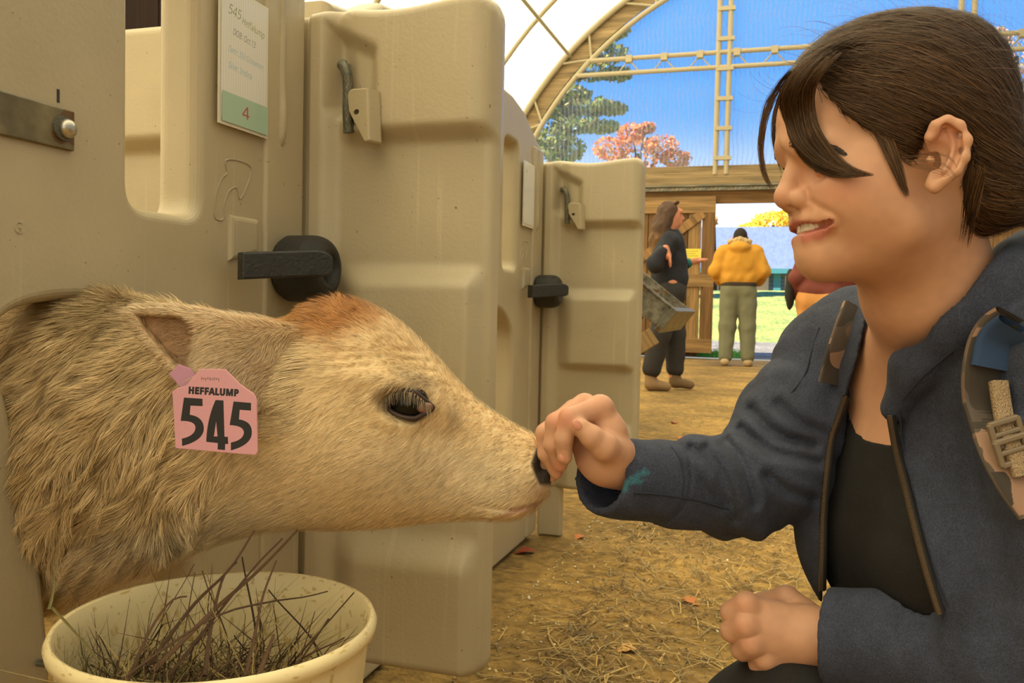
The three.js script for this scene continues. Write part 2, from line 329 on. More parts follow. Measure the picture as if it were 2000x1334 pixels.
for (const [side, x] of [['left', -5.18], ['right', 6.38]]) { // pony walls of level boards on posts
  const w = new THREE.Group(); w.name = 'wall_' + side; w.userData = { kind: 'structure' }; scene.add(w);
  for (let k = 0; k < 4; k++) part(w, 'plank', box(x - 0.02, x + 0.02, 0.01 + k * 0.25, 0.25 + k * 0.25, ZE, ZF), M.woodsFlat[(k * 2 + (x > 0)) % 5]);
}
{ // end wall: shade cloth above the header, boards below, sliding door beside the opening
  const w = new THREE.Group(); w.name = 'wall_back'; w.userData = { kind: 'structure' }; scene.add(w);
  const s = new THREE.Shape(), yb = 2.9, R = RAD - 0.02, hx = Math.sqrt(R * R - (yb - CY) ** 2), a0 = Math.atan2(yb - CY, hx);
  s.moveTo(CX - hx, yb); s.lineTo(CX + hx, yb); s.absarc(CX, CY, R, a0, Math.PI - a0, false);
  part(w, 'shade_cloth', planarUV(new THREE.ShapeGeometry(s, 40)).translate(0, 0, ZE), M.screen);
  part(w, 'header_beam', box(-4.7, 5.9, 2.74, 3.04, ZE + 0.02, ZE + 0.14, 0.01), M.beam);
  part(w, 'door_rail', merged([box(-3.9, 2.4, 2.645, 2.72, ZE + 0.14, ZE + 0.2), bar(v3(-3.9, 2.715, ZE + 0.2), v3(2.4, 2.715, ZE + 0.2), 0.022)]), M.galv);
  part(w, 'lintel_board', box(-4.9, 6.1, 2.46, 2.74, ZE - 0.02, ZE + 0.06), M.woodsFlat[1]);
  for (let k = 0, x = -4.9; x < -1.3; k++, x += 0.24) part(w, 'board', box(x, x + 0.232, 0.04, 2.5, ZE - 0.02 - (k % 3) * 0.004, ZE + 0.02), M.woods[k % 5]);
  for (let k = 0, x = 1.9; x < 5.8; k++, x += 0.24) part(w, 'board', box(x, x + 0.232, 0.04, 2.5, ZE - 0.02 - (k % 3) * 0.004, ZE + 0.02), M.woods[(k + 2) % 5]);
  const d = new THREE.Group(); d.name = 'door_1'; d.userData = { kind: 'structure' }; scene.add(d);
  const x0 = -2.75, x1 = -1.07, z0 = ZE + 0.1;
  for (let k = 0, n = 8, wdt = (x1 - x0) / n; k < n; k++) part(d, 'plank', box(x0 + k * wdt + 0.006, x0 + (k + 1) * wdt - 0.006, 0.1, 2.55, z0, z0 + 0.03, 0.004), M.woods[[0, 3, 1, 2, 0, 4, 3, 1][k]]);
  for (const [a, b] of [[2.3, 2.56], [1.14, 1.34], [0.1, 0.32]]) part(d, 'rail', box(x0, x1, a, b, z0 + 0.03, z0 + 0.065, 0.005), M.woodsFlat[3]);
  for (const [a, b] of [[x1 - 0.16, x1], [x0, x0 + 0.16]]) part(d, 'stile', box(a, b, 0.32, 2.3, z0 + 0.031, z0 + 0.064, 0.005), M.woods[2]);
  for (const [ya, yb2] of [[1.34, 2.3]]) { const p = v3(x0 + 0.2, ya, z0 + 0.047), q = v3(x1 - 0.18, yb2, z0 + 0.047), l = p.distanceTo(q), g = box(-l / 2, l / 2, -0.07, 0.07, -0.016, 0.016); g.rotateZ(Math.atan2(q.y - p.y, q.x - p.x)); part(d, 'brace', g.translate((p.x + q.x) / 2, (p.y + q.y) / 2, p.z), M.woods[0]); }
}
{ // translucent sheet round a gateway behind the viewer, added to warm the light inside
  const s = new THREE.Shape(); s.moveTo(CX - RAD, 0); s.lineTo(CX - RAD, CY); s.absarc(CX, CY, RAD, Math.PI, 0, true); s.lineTo(CX + RAD, 0); s.lineTo(CX + 1.8, 0); s.lineTo(CX + 1.8, 2.8); s.lineTo(CX - 1.8, 2.8); s.lineTo(CX - 1.8, 0); s.closePath();
  struct('added_wall_front', planarUV(new THREE.ShapeGeometry(s, 40)).translate(0, 0, ZF), M.cover);
}
// ---------------------------------------------------------------- outside the door
struct('yard', sheet(30, 8, (u, v) => [-9 + u * 18, 0.015, ZE - 0.1 - v * 1.2], (u, v, q) => [q[0], q[2]]), std(srgb(206, 194, 170), { map: T.gravel, bumpMap: T.gravel, bumpScale: 0.02 }));
struct('path', sheet(30, 10, (u, v) => [-12 + u * 24, 0.02 + 0.1 * v, ZE - 1.2 - v * 4.2], (u, v, q) => [q[0], q[2]]), std(srgb(214, 208, 196), { map: T.gravel }));
struct('lawn', sheet(60, 60, (u, v) => { const x = -40 + u * 90, z = ZE - 5.3 - v * 60; return [x, 0.1 + 1.55 * smoothstep(v, 0, 0.3) + 0.12 * fbm3(x * 0.2, 0, z * 0.2, 3), z]; }, (u, v, q) => [q[0], q[2]]), std(srgb(232, 236, 190), { map: T.grass, roughness: 1 }));
{ // a strip of grass by the threshold, in front of the door's foot
  const S = new Strands(), R = rng(5);
  for (let k = 0; k < 900; k++) { const p = v3(-2.3 + R() * 1.75, 0.02, ZE - 0.12 - R() * 0.5), h = 0.06 + R() * 0.1; S.add([p, p.clone().add(v3((R() - 0.5) * 0.04, h * 0.6, 0)), p.clone().add(v3((R() - 0.5) * 0.1, h, (R() - 0.5) * 0.05))], 0.012, v3(1, 0, 0), [0.06 + R() * 0.06, 0.3 + R() * 0.15, 0.07]); }
  const m = lone('grass_strip', S.geometry(), std(0xffffff, { vertexColors: true, side: THREE.DoubleSide }), 'bright green grass growing along the foot of the wooden door', 'grass'); m.userData.kind = 'stuff';
}
{ // low house beyond the lawn
  const hb = thing('house', 'low wood-sided house with grey-blue shingle roof and teal trim beyond the doorway', 'house', [1.1, 1.3, -43]);
  const x0 = -6.55, x1 = 16, zf = -41, zb = -47, y0 = 0.8, ye = 2.95, yr = 4.85, zr = (zf + zb) / 2;
  const roofTex = tex(256, 256, (u, v) => { const a = wrapFbm(u, v, 30, 12, 141, 3), r = (v * 12) % 1; const k = 0.74 + 0.14 * (a - 0.5) - (r < 0.12 ? 0.06 : 0); return [k * 0.95, k * 0.99, k * 1.06]; }, { metres: 2.4 });
  const clap = tex(64, 256, (u, v) => { const r = (v * 10) % 1; const k = 0.78 - (r < 0.15 ? 0.3 : 0) + 0.2 * (wrapFbm(u, v, 4, 40, 145, 2) - 0.5); return [k, k, k]; }, { metres: 1.8 });
  const wallM = std(srgb(128, 138, 150), { map: clap }), teal = std(srgb(60, 122, 128), { roughness: 0.6 });
  const gable = new THREE.Shape([new THREE.Vector2(zb, y0), new THREE.Vector2(zf, y0), new THREE.Vector2(zf, ye), new THREE.Vector2(zr, yr), new THREE.Vector2(zb, ye)].map((p) => new THREE.Vector2(-p.x, p.y)));
  const eg = new THREE.ExtrudeGeometry(gable, { depth: x1 - x0 - 0.6, bevelEnabled: false }); eg.rotateY(Math.PI / 2); eg.translate(x0 + 0.3, 0, 0); metreUV(eg);
  part(hb, 'walls', eg, wallM);
  const slope = (za, zb2) => { const g = sheet(30, 6, (u, v) => [x0 + (x1 - x0) * u, lerp(yr + 0.08, ye - 0.22, v), lerp(zr, lerp(zr, za, 1.12), v)], (u, v) => [u * (x1 - x0), v * 4]); return g; };
  part(hb, 'roof', merged([slope(zf), slope(zb)]), std(srgb(128, 140, 164), { map: roofTex, side: THREE.DoubleSide, roughness: 0.7 }));
  for (const za of [zf, zb]) { const p = v3(x0 - 0.02, yr + 0.1, zr), q = v3(x0 - 0.02, ye - 0.25, lerp(zr, za, 1.13)); const l = p.distanceTo(q), g = box(-0.05, 0.05, -0.13, 0.13, -l / 2, l / 2); g.rotateX(Math.atan2(p.y - q.y, q.z - p.z)); part(hb, 'rake_board', g.translate(p.x, (p.y + q.y) / 2 - 0.1, (p.z + q.z) / 2), teal); }
  part(hb, 'fascia', box(x0, x1, ye - 0.42, ye - 0.2, zf + 0.34, zf + 0.42), teal);
  for (const x of [x0 + 0.35, -2.7, -0.5, 1.8, 4.4, 7]) part(hb, 'post', box(x, x + 0.32, y0, ye - 0.3, zf + 0.02, zf + 0.14), teal);
  for (const [a, b] of [[-4.9, -2.9], [-2.2, -0.7], [0, 1.6], [2.4, 4.2]]) part(hb, 'window_panel', box(a, b, 1.35, 2.45, zf + 0.01, zf + 0.06), std(srgb(196, 160, 128), { roughness: 0.5 }));
}
const leafM = (r, g, b) => phys(srgb(r, g, b), { roughness: 1, transmission: 0.35, side: THREE.DoubleSide, vertexColors: false });
function leafCloud(parent, name, blobs, per, size, cols, seed) { // a crown of single small leaf blades, too many to count
  const R = rng(seed), g = new THREE.PlaneGeometry(size, size * 0.7); g.translate(0, 0, 0);
  const total = blobs.length * per, im = new THREE.InstancedMesh(g, phys(0xffffff, { roughness: 1, transmission: 0.35, side: THREE.DoubleSide }), total), m = new THREE.Matrix4(), q = new THREE.Quaternion(), c = new THREE.Color();
  let k = 0;
  for (const [x, y, z, rx, ry, rz] of blobs) for (let i = 0; i < per; i++) {
    const d = v3(R() * 2 - 1, R() * 2 - 1, R() * 2 - 1).normalize().multiplyScalar(0.45 + 0.6 * Math.cbrt(R()));
    q.setFromEuler(new THREE.Euler(R() * 6.3, R() * 6.3, R() * 6.3)); const s = 0.6 + R() * 0.9;
    im.setMatrixAt(k, m.compose(v3(x + d.x * rx, y + d.y * ry, z + d.z * rz).sub(parent.position), q, v3(s, s, s)));
    const a = cols[Math.floor(R() * cols.length)]; im.setColorAt(k++, c.setRGB(...a.map((e) => e * (0.75 + R() * 0.5))));
  }
  im.name = name; im.userData.kind = 'stuff'; im.castShadow = true; parent.add(im);
  return im;
}
const bark = std(srgb(92, 74, 56), { map: T.wood, roughness: 1 });
{ // tall pine to the left
  const d = 30, b = at(1085, 560, d); b.y = 1.5;
  const t = thing('pine_tree', 'tall pine with layered dark green branches seen through the shade cloth', 'tree', b);
  const top = at(1120, 30, d), tr = (y) => v3(lerp(b.x, top.x, (y - b.y) / (top.y - b.y)), y, lerp(b.z, top.z, (y - b.y) / (top.y - b.y)));
  part(t, 'trunk', tube([b, tr(6), tr(9), top], (u) => 0.2 * (1 - 0.8 * u), 20, 8), bark);
  const blobs = [], limbs = [];
  for (const [px, py, rx, ry] of [[1160, 70, 55, 12], [1190, 62, 40, 9], [1175, 105, 55, 14], [1120, 95, 40, 16], [1150, 140, 60, 12], [1205, 145, 30, 8], [1110, 185, 45, 16], [1150, 210, 55, 12], [1185, 212, 40, 8], [1125, 245, 50, 12], [1170, 248, 40, 7], [1075, 215, 35, 18], [1070, 270, 45, 25], [1100, 290, 45, 22], [1060, 310, 50, 25]]) {
    const p = at(px, py, d), s = d / FOCAL; blobs.push([p.x, p.y, p.z, rx * s, ry * s, rx * s]);
    const o = tr(Math.min(p.y - 0.3, top.y - 0.2)); limbs.push(tube([o, v3().lerpVectors(o, p, 0.6).add(v3(0, 0.1, 0)), p], (u) => 0.06 * (1 - 0.7 * u), 8, 6));
  }
  part(t, 'branches', merged(limbs), bark);
  leafCloud(t, 'needles', blobs, 300, 0.17, [[0.24, 0.28, 0.07], [0.34, 0.34, 0.1], [0.18, 0.22, 0.06], [0.42, 0.38, 0.12]], 7);
}
function roundTree(label, px, py, d, blobs, cols, per, seed, size = 0.3) {
  const b = at(px, py, d); b.y = 1.4;
  const t = thing('broadleaf_tree', label, 'tree', b), list = blobs.map(([x, y, rx, ry]) => { const p = at(x, y, d), s = d / FOCAL; return [p.x, p.y, p.z, rx * s, ry * s, rx * s]; });
  const c = v3(list[0][0], list[0][1], list[0][2]);
  part(t, 'trunk', merged([tube([b, v3().lerpVectors(b, c, 0.5), c], (u) => 0.3 * (1 - 0.6 * u), 12, 8), ...list.slice(1).map((q) => tube([v3().lerpVectors(b, c, 0.5), v3((c.x + q[0]) / 2, (c.y * 0.4 + q[1] * 0.6), q[2]), v3(q[0], q[1], q[2])], (u) => 0.12 * (1 - 0.7 * u), 8, 6))]), bark);
  leafCloud(t, 'leaves', list, per, size, cols, seed);
}
roundTree('orange-red autumn tree above the wing of the second pen', 1250, 500, 50, [[1245, 300, 50, 30], [1195, 290, 38, 22], [1232, 262, 26, 20], [1290, 285, 36, 20], [1265, 250, 14, 10], [1320, 310, 30, 16]], [[0.72, 0.22, 0.04], [0.8, 0.3, 0.07], [0.62, 0.24, 0.06], [0.75, 0.42, 0.25]], 420, 11, 0.17);
roundTree('bright yellow autumn tree behind the house roof', 1530, 500, 55, [[1510, 440, 45, 26], [1555, 430, 40, 24], [1470, 450, 30, 14], [1620, 420, 60, 30]], [[0.9, 0.6, 0.03], [0.95, 0.7, 0.08], [0.75, 0.6, 0.08]], 1500, 13, 0.16);
roundTree('bare pinkish autumn tree behind the back of the head', 1980, 480, 45, [[1985, 110, 60, 45], [1960, 200, 55, 40], [2030, 160, 70, 60], [1970, 280, 60, 40], [1940, 80, 30, 25]], [[0.5, 0.33, 0.22], [0.62, 0.4, 0.26], [0.42, 0.34, 0.22]], 600, 17, 0.15);
roundTree('small orange shrub at the left end of the house', 1390, 500, 38, [[1392, 432, 8, 9], [1386, 445, 8, 8]], [[0.6, 0.34, 0.12], [0.7, 0.45, 0.16]], 200, 19, 0.14);
// ---------------------------------------------------------------- calf pens: dividers with wings, fronts with a feed opening
const XF = -0.76, Z1 = -1.3, PITCH = 1.463;
M.pen = phys(srgb(197, 182, 150), { map: T.plastic, bumpMap: T.plasticBump, bumpScale: 0.0003, roughness: 0.4 });
M.black = std(srgb(42, 41, 38), { roughness: 0.45, bumpMap: T.fine, bumpScale: 0.0008 });
M.rod = std(srgb(176, 178, 164), { roughness: 0.5, metalness: 0.2, map: T.metal });
M.strap = std(srgb(186, 174, 140), { roughness: 0.5, metalness: 0.1, map: T.metal });
M.bolt = std(srgb(190, 184, 170), { roughness: 0.3, metalness: 0.85 });
const ramp = (x, a, b) => smoothstep(x, a, b);
function dividerGeometry() { // both moulded faces and the edges, thickness 5 cm, seen from the aisle at +x
  const xs0 = -2.3, xs1 = -0.43, nx = 230, ny = 190;
  const topY = (x) => 1.222 + 0.006 * Math.sin((x - XF) * 22 + 1.2) * ramp(x, XF, XF + 0.06);
  const face = (x, y) => {
    const a = x - XF; let h = 0;
    const zones = [[1.0, 1.03, 1.3, 1.31], [0.545, 0.575, 0.772, 0.815], [0.1, 0.11, 0.325, 0.388]];
    for (const [b0, b1, t0, t1] of zones) {
      const up = ramp(y, b0, b1) * (1 - ramp(y, t0, t1)), left = b0 > 0.9 ? ramp(a, 0.055, 0.1) : ramp(a, 0.05, 0.115);
      h += 0.028 * up * (a > -0.03 ? left * (1 - ramp(a, 0.292, 0.318) * (b0 > 0.9 ? 0.25 : 1)) : ramp(a, -1.45, -1.38) * (1 - ramp(a, -0.14, -0.08)));
    }
    h += 0.016 * (1 - ramp(a, 0.03, 0.065)) * ramp(a, 0.002, 0.012);
    const rx = (a - 0.088) / 0.052, ry = (y - 1.105) / 0.075; // pocket round the pin
    h -= 0.02 * (1 - ramp(Math.max(Math.abs(rx), Math.abs(ry + 0.35 * rx)), 0.62, 1.05));
    return h;
  };
  const edge = (x) => { const t = Math.max(0, x - (xs1 - 0.022)) / 0.022; return Math.sqrt(Math.max(0, 1 - t * t)); };
  const grid = (s) => sheet(nx, ny, (u, v) => {
    const uu = u < 0.5 ? u * 2 * 0.72 : 0.72 + (u - 0.5) * 2 * 0.28, x = lerp(xs0, xs1, uu), yb = 0.158, corner = Math.max(0, x - (xs1 - 0.035)) / 0.035, yt = topY(x) - 0.035 * (1 - Math.sqrt(Math.max(0, 1 - corner * corner))), vb = yb + 0.03 * (1 - Math.sqrt(Math.max(0, 1 - corner * corner)));
    const y = lerp(vb, yt, s > 0 ? v : 1 - v), e = edge(x), ty = Math.max(0, y - (yt - 0.018)) / 0.018, by = Math.max(0, vb + 0.018 - y) / 0.018, ey = Math.sqrt(Math.max(0, 1 - Math.max(ty, by) ** 2));
    return [x, y, Z1 + s * (0.02 + face(x, y)) * e * ey];
  }, (u, v, q) => [q[0], q[1]]);
  return merged([grid(1), grid(-1)]);
}
const divGeo = dividerGeometry();
function makeDivider(label) {
  const d = thing('pen_divider', label, 'divider', [-0.76, 0, Z1], 'moulded pen dividers');
  part(d, 'panel', divGeo.clone(), M.pen);
  const P = (a, y, h) => v3(XF + a + 0.022, y, Z1 + h);
  for (const [a, b] of [[XF + 0.004, XF + 0.085], [-2.3, -2.2]]) part(d, 'foot', box(a, b, 0, 0.19, Z1 - 0.0185, Z1 + 0.0185, 0.008), M.pen);
  part(d, 'pin_rod', tube([P(0.04, 1.132, 0.0), P(0.046, 1.13, 0.03), P(0.058, 1.124, 0.046), P(0.066, 1.108, 0.05), P(0.068, 1.09, 0.05), P(0.068, 1.055, 0.05), P(0.068, 1.018, 0.046)], 0.0085, 40, 10), M.rod, 'bent grey steel pin');
  const sh = new THREE.Shape(); sh.moveTo(0, 0.088); sh.quadraticCurveTo(0.001, 0.097, 0.01, 0.097); sh.lineTo(0.046, 0.093); sh.lineTo(0.052, 0.004); sh.quadraticCurveTo(0.05, 0, 0.043, 0.004); sh.lineTo(0.004, 0.06); sh.closePath();
  const hole = new THREE.Path(); hole.absellipse(0.022, 0.056, 0.0068, 0.005, 0, Math.PI * 2, true); sh.holes.push(hole);
  const eg = new THREE.ExtrudeGeometry(sh, { depth: 0.022, bevelEnabled: true, bevelSize: 0.003, bevelThickness: 0.004, bevelSegments: 3, curveSegments: 8 }); eg.rotateY(-0.35);
  part(d, 'hook_tab', eg.scale(0.9, 0.86, 1).translate(XF + 0.104, 0.997, Z1 + 0.036), M.pen);
  return d;
}
const div1 = makeDivider('beige moulded pen divider with its wing right behind the calf');
const div2 = div1.clone(); div2.name = numbered('pen_divider'); div2.position.z -= PITCH; div2.userData = { ...div1.userData, label: 'beige moulded pen divider farther down the aisle, beside the standing woman' }; scene.add(div2);

const font = await new FontLoader().loadAsync('fonts/droid/droid_sans_regular.typeface.json');
function makeFront(label) {
  const p = thing('pen_gate', label, 'pen panel', [XF, 0, Z1 + 0.7], 'moulded pen fronts');
  const S = (pts) => pts.map(([s, y]) => new THREE.Vector2(-s, y));
  const curve = (pts, n = 60) => new THREE.CatmullRomCurve3(pts.map(([s, y]) => v3(-s, y, 0)), true, 'centripetal').getPoints(n).slice(0, -1).map((q) => new THREE.Vector2(q.x, q.y));
  const shape = new THREE.Shape(S([[0.05, 0.02], [0.05, 1.255], [0.09, 1.262], [0.16, 1.29], [0.24, 1.325], [0.36, 1.345], [0.7, 1.35], [1.05, 1.345], [1.2, 1.32], [1.3, 1.27], [1.4, 1.255], [1.4, 0.02]]));
  const slot = (s0, s1, y0, y1, r) => { const h = new THREE.Path(); h.moveTo(-s1, y0 + r); h.lineTo(-s1, y1 - r); h.quadraticCurveTo(-s1, y1, -s1 + r, y1); h.lineTo(-s0 - r, y1); h.quadraticCurveTo(-s0, y1, -s0, y1 - r); h.lineTo(-s0, y0 + r); h.quadraticCurveTo(-s0, y0, -s0 - r, y0); h.lineTo(-s1 + r, y0); h.quadraticCurveTo(-s1, y0, -s1, y0 + r); return h; };
  shape.holes.push(slot(0.285, 0.44, 0.845, 1.24, 0.045), slot(0.96, 1.115, 0.845, 1.24, 0.045));
  shape.holes.push(new THREE.Path(curve([[0.3, 0.24], [0.3, 0.4], [0.3, 0.6], [0.322, 0.69], [0.4, 0.742], [0.51, 0.757], [0.6, 0.74], [0.632, 0.705], [0.618, 0.66], [0.575, 0.5], [0.555, 0.35], [0.545, 0.24], [0.42, 0.225]], 90)));
  const g = new THREE.ExtrudeGeometry(shape, { depth: 0.03, bevelEnabled: true, bevelSize: 0.014, bevelThickness: 0.02, bevelSegments: 6, curveSegments: 14 });
  g.rotateY(Math.PI / 2); g.translate(XF - 0.05, 0, Z1); metreUV(g);
  part(p, 'panel', g, M.pen);
  const W = (s, y, h) => v3(XF + h, y, Z1 + s);
  // jamb lining with its seam, pilaster and rib beside the divider, raised block, arrow, letters
  part(p, 'jamb_seam', tube([W(0.292, 1.22, -0.033), W(0.292, 0.9, -0.033), W(0.3, 0.86, -0.033), W(0.33, 0.838, -0.033), W(0.4, 0.838, -0.033)], 0.0022, 30, 6), M.pen);
  part(p, 'pilaster', box(XF - 0.04, XF + 0.007, 0.02, 1.25, Z1 + 0.04, Z1 + 0.148, 0.006), M.pen);
  part(p, 'rib', tube([W(0.107, 1.24, 0.004), W(0.107, 1.1, 0.004), W(0.107, 1.0, 0.004), W(0.107, 0.985, -0.006)], 0.0085, 20, 10), M.pen);
  const boss = new THREE.ExtrudeGeometry(new THREE.Shape(S([[0.17, 0.825], [0.17, 0.862], [0.226, 0.862], [0.226, 0.812]])), { depth: 0.002, bevelEnabled: true, bevelSize: 0.008, bevelThickness: 0.008, bevelSegments: 3 });
  boss.rotateY(Math.PI / 2); part(p, 'raised_block', metreUV(boss.translate(XF - 0.004, 0, Z1)), M.pen);
  const arrow = [[0.262, 0.862], [0.262, 0.885], [0.256, 0.905], [0.246, 0.92], [0.236, 0.928], [0.24, 0.944], [0.178, 0.944], [0.205, 0.895], [0.213, 0.91], [0.228, 0.905], [0.238, 0.893], [0.243, 0.88], [0.244, 0.862]];
  const ar = tube(arrow.map(([s, y]) => W(s, y, 0.0)), 0.0014, 160, 6, true);
  part(p, 'arrow_mark', ar, M.pen);
  for (const [ch, s] of [['N', 0.622], ['G', 0.594]]) { const t = new TextGeometry(ch, { font, size: 0.012, depth: 0.0012, curveSegments: 5 }); t.rotateY(Math.PI / 2); part(p, 'raised_letter', metreUV(t.translate(XF - 0.0004, 0.812, Z1 + s)), M.pen); }
  const st = part(p, 'hinge_strap', box(XF, XF + 0.005, 0.908, 0.952, Z1 + 0.518, Z1 + 0.66, 0.002), M.strap, 'worn steel strap');
  part(st, 'bolt_head', new THREE.SphereGeometry(0.0105, 20, 12).scale(0.75, 1, 1).translate(XF + 0.01, 0.93, Z1 + 0.533), M.bolt);
  part(st, 'washer', new THREE.CylinderGeometry(0.0135, 0.0135, 0.003, 20).rotateZ(Math.PI / 2).translate(XF + 0.0065, 0.93, Z1 + 0.536), M.rod);
  part(p, 'key_slot', box(XF - 0.002, XF + 0.0006, 0.958, 0.972, Z1 + 0.535, Z1 + 0.5385), M.black);
  // black cam latch
  const l = part(p, 'cam_latch', (() => {
    const pr = []; for (let i = 0; i <= 10; i++) { const a = i / 10 * Math.PI / 2; pr.push(new THREE.Vector2(0.03 + 0.022 * Math.cos(a), 0.05 + 0.03 * Math.sin(a))); }
    const prof = [new THREE.Vector2(0.0001, 0), new THREE.Vector2(0.046, 0), new THREE.Vector2(0.052, 0.01), ...pr, new THREE.Vector2(0.024, 0.078), new THREE.Vector2(0.017, 0.066), new THREE.Vector2(0.015, 0.045), new THREE.Vector2(0.0001, 0.042)];
    const q = new THREE.LatheGeometry(prof, 48); q.rotateZ(-Math.PI / 2); return q.translate(XF + 0.006, 0.8, Z1 + 0.09);
  })(), M.black, 'black rubber cam latch');
  const hs = new THREE.Shape(); hs.moveTo(0, -0.02); hs.lineTo(0, 0.012); hs.lineTo(0.1, 0.02); hs.quadraticCurveTo(0.125, 0.02, 0.125, 0.008); hs.lineTo(0.124, -0.008); hs.quadraticCurveTo(0.12, -0.014, 0.1, -0.012); hs.closePath();
  const hg = new THREE.ExtrudeGeometry(hs, { depth: 0.024, bevelEnabled: true, bevelSize: 0.003, bevelThickness: 0.003, bevelSegments: 2 });
  hg.rotateY(rad(47)); // from the grip towards the drum
  part(l, 'lever', hg.translate(XF + 0.022, 0.8, Z1 + 0.235), M.black);
  return p;
}
const front1 = makeFront('beige moulded pen front with feed opening the calf reaches through');
const front2 = front1.clone(); front2.name = numbered('pen_gate'); front2.position.z -= PITCH; front2.userData = { ...front1.userData, label: 'narrow-looking second pen front down the aisle, between the two wings' }; scene.add(front2);
// ---------------------------------------------------------------- the calf
// stations along the body: across-the-picture place, distance, top and bottom heights, half width (m), squareness, top-heaviness
const calfBase = at(0, 900, 1.1); calfBase.y = 0;
const CALF = thing('calf', 'cream calf with orange poll stretching its head out of the pen', 'calf', calfBase);
const ST = [
  [1077, 0.9, 902, 930, 0.012, 0.5, 0], [1074, 0.9, 886, 950, 0.024, 0.45, 0], [1064, 0.9, 868, 972, 0.033, 0.42, 0], [1042, 0.9, 851, 992, 0.039, 0.4, 0], [1010, 0.9, 834, 1008, 0.042, 0.4, -0.05], [970, 0.9, 811, 1013, 0.044, 0.42, 0], [930, 0.9, 781, 1012, 0.047, 0.44, 0.05], [890, 0.9, 742, 1014, 0.053, 0.45, 0.12], [850, 0.9, 698, 1016, 0.064, 0.45, 0.18], [810, 0.9, 657, 1020, 0.075, 0.45, 0.2], [770, 0.9, 624, 1024, 0.082, 0.43, 0.18], [730, 0.9, 601, 1027, 0.085, 0.43, 0.12], [690, 0.9, 588, 1029, 0.084, 0.45, 0.02], [650, 0.9, 586, 1030, 0.081, 0.46, -0.02], [610, 0.9, 596, 1030, 0.079, 0.48, -0.04], [575, 0.9, 618, 1031, 0.079, 0.5, 0], [540, 0.902, 630, 1035, 0.081, 0.5, 0], [500, 0.908, 633, 1042, 0.085, 0.5, 0], [450, 0.922, 630, 1053, 0.092, 0.5, 0], [400, 0.945, 618, 1066, 0.1, 0.5, 0], [350, 0.965, 605, 1082, 0.108, 0.5, -0.02], [300, 0.985, 592, 1102, 0.116, 0.5, -0.04], [200, 1.03, 570, 1146, 0.13, 0.5, -0.06], [100, 1.075, 556, 1190, 0.145, 0.5, -0.08], [0, 1.12, 548, 1222, 0.155, 0.5, -0.08], [-100, 1.17, 540, 1240, 0.165, 0.5, -0.05], [-250, 1.26, 528, 1245, 0.18, 0.5, 0], [-420, 1.37, 535, 1215, 0.19, 0.5, 0], [-600, 1.5, 550, 1170, 0.185, 0.5, 0], [-720, 1.6, 570, 1110, 0.165, 0.5, 0], [-800, 1.67, 610, 1040, 0.12, 0.5, 0], [-835, 1.7, 660, 960, 0.05, 0.5, 0],
].map((s) => ({ x: (s[0] - 1000) / FOCAL * s[1], d: s[1], yt: (667 - s[2]) / FOCAL * s[1], yb: (667 - s[3]) / FOCAL * s[1], w: s[4], p: s[5], a: s[6] }));
const calfAt = (() => { // smooth reading of the stations; u runs 0 (nose) .. n-1 (rump)
  const cr = (a, b, c, d, t) => 0.5 * (2 * b + (c - a) * t + (2 * a - 5 * b + 4 * c - d) * t * t + (3 * b - a - 3 * c + d) * t * t * t);
  return (u) => { const i = clamp(Math.floor(u), 0, ST.length - 2), t = u - i, S = (k) => ST[clamp(k, 0, ST.length - 1)], o = {}; for (const k of ['x', 'd', 'yt', 'yb', 'w', 'p', 'a']) o[k] = cr(S(i - 1)[k], S(i)[k], S(i + 1)[k], S(i + 2)[k], t); return o; };
})();
const gau = (px, py, cx, cy, rx, ry = rx, rot = 0) => { let dx = px - cx, dy = py - cy; if (rot) { const c = Math.cos(rot), s = Math.sin(rot), a = dx * c + dy * s; dy = -dx * s + dy * c; dx = a; } return Math.exp(-(dx * dx / (rx * rx) + dy * dy / (ry * ry))); };
const polyD = (px, py, pts) => { let m = 1e9; for (let i = 0; i + 1 < pts.length; i++) { const [ax, ay] = pts[i], bx = pts[i + 1][0] - ax, by = pts[i + 1][1] - ay, h = clamp(((px - ax) * bx + (py - ay) * by) / (bx * bx + by * by), 0, 1); m = Math.min(m, Math.hypot(px - ax - bx * h, py - ay - by * h)); } return m; };
const MOUTH = [[1062, 972], [1045, 981], [1015, 989], [985, 990], [955, 985], [925, 980]], EYE = [798, 789];
const eyeIn = (px, py) => { const dx = px - EYE[0], dy = py - EYE[1] - dx * 0.16; return Math.hypot(dx / 46, dy / (dx > 18 ? 26 - (dx - 18) * 0.55 : 27)); }; // < 1 inside the lid opening
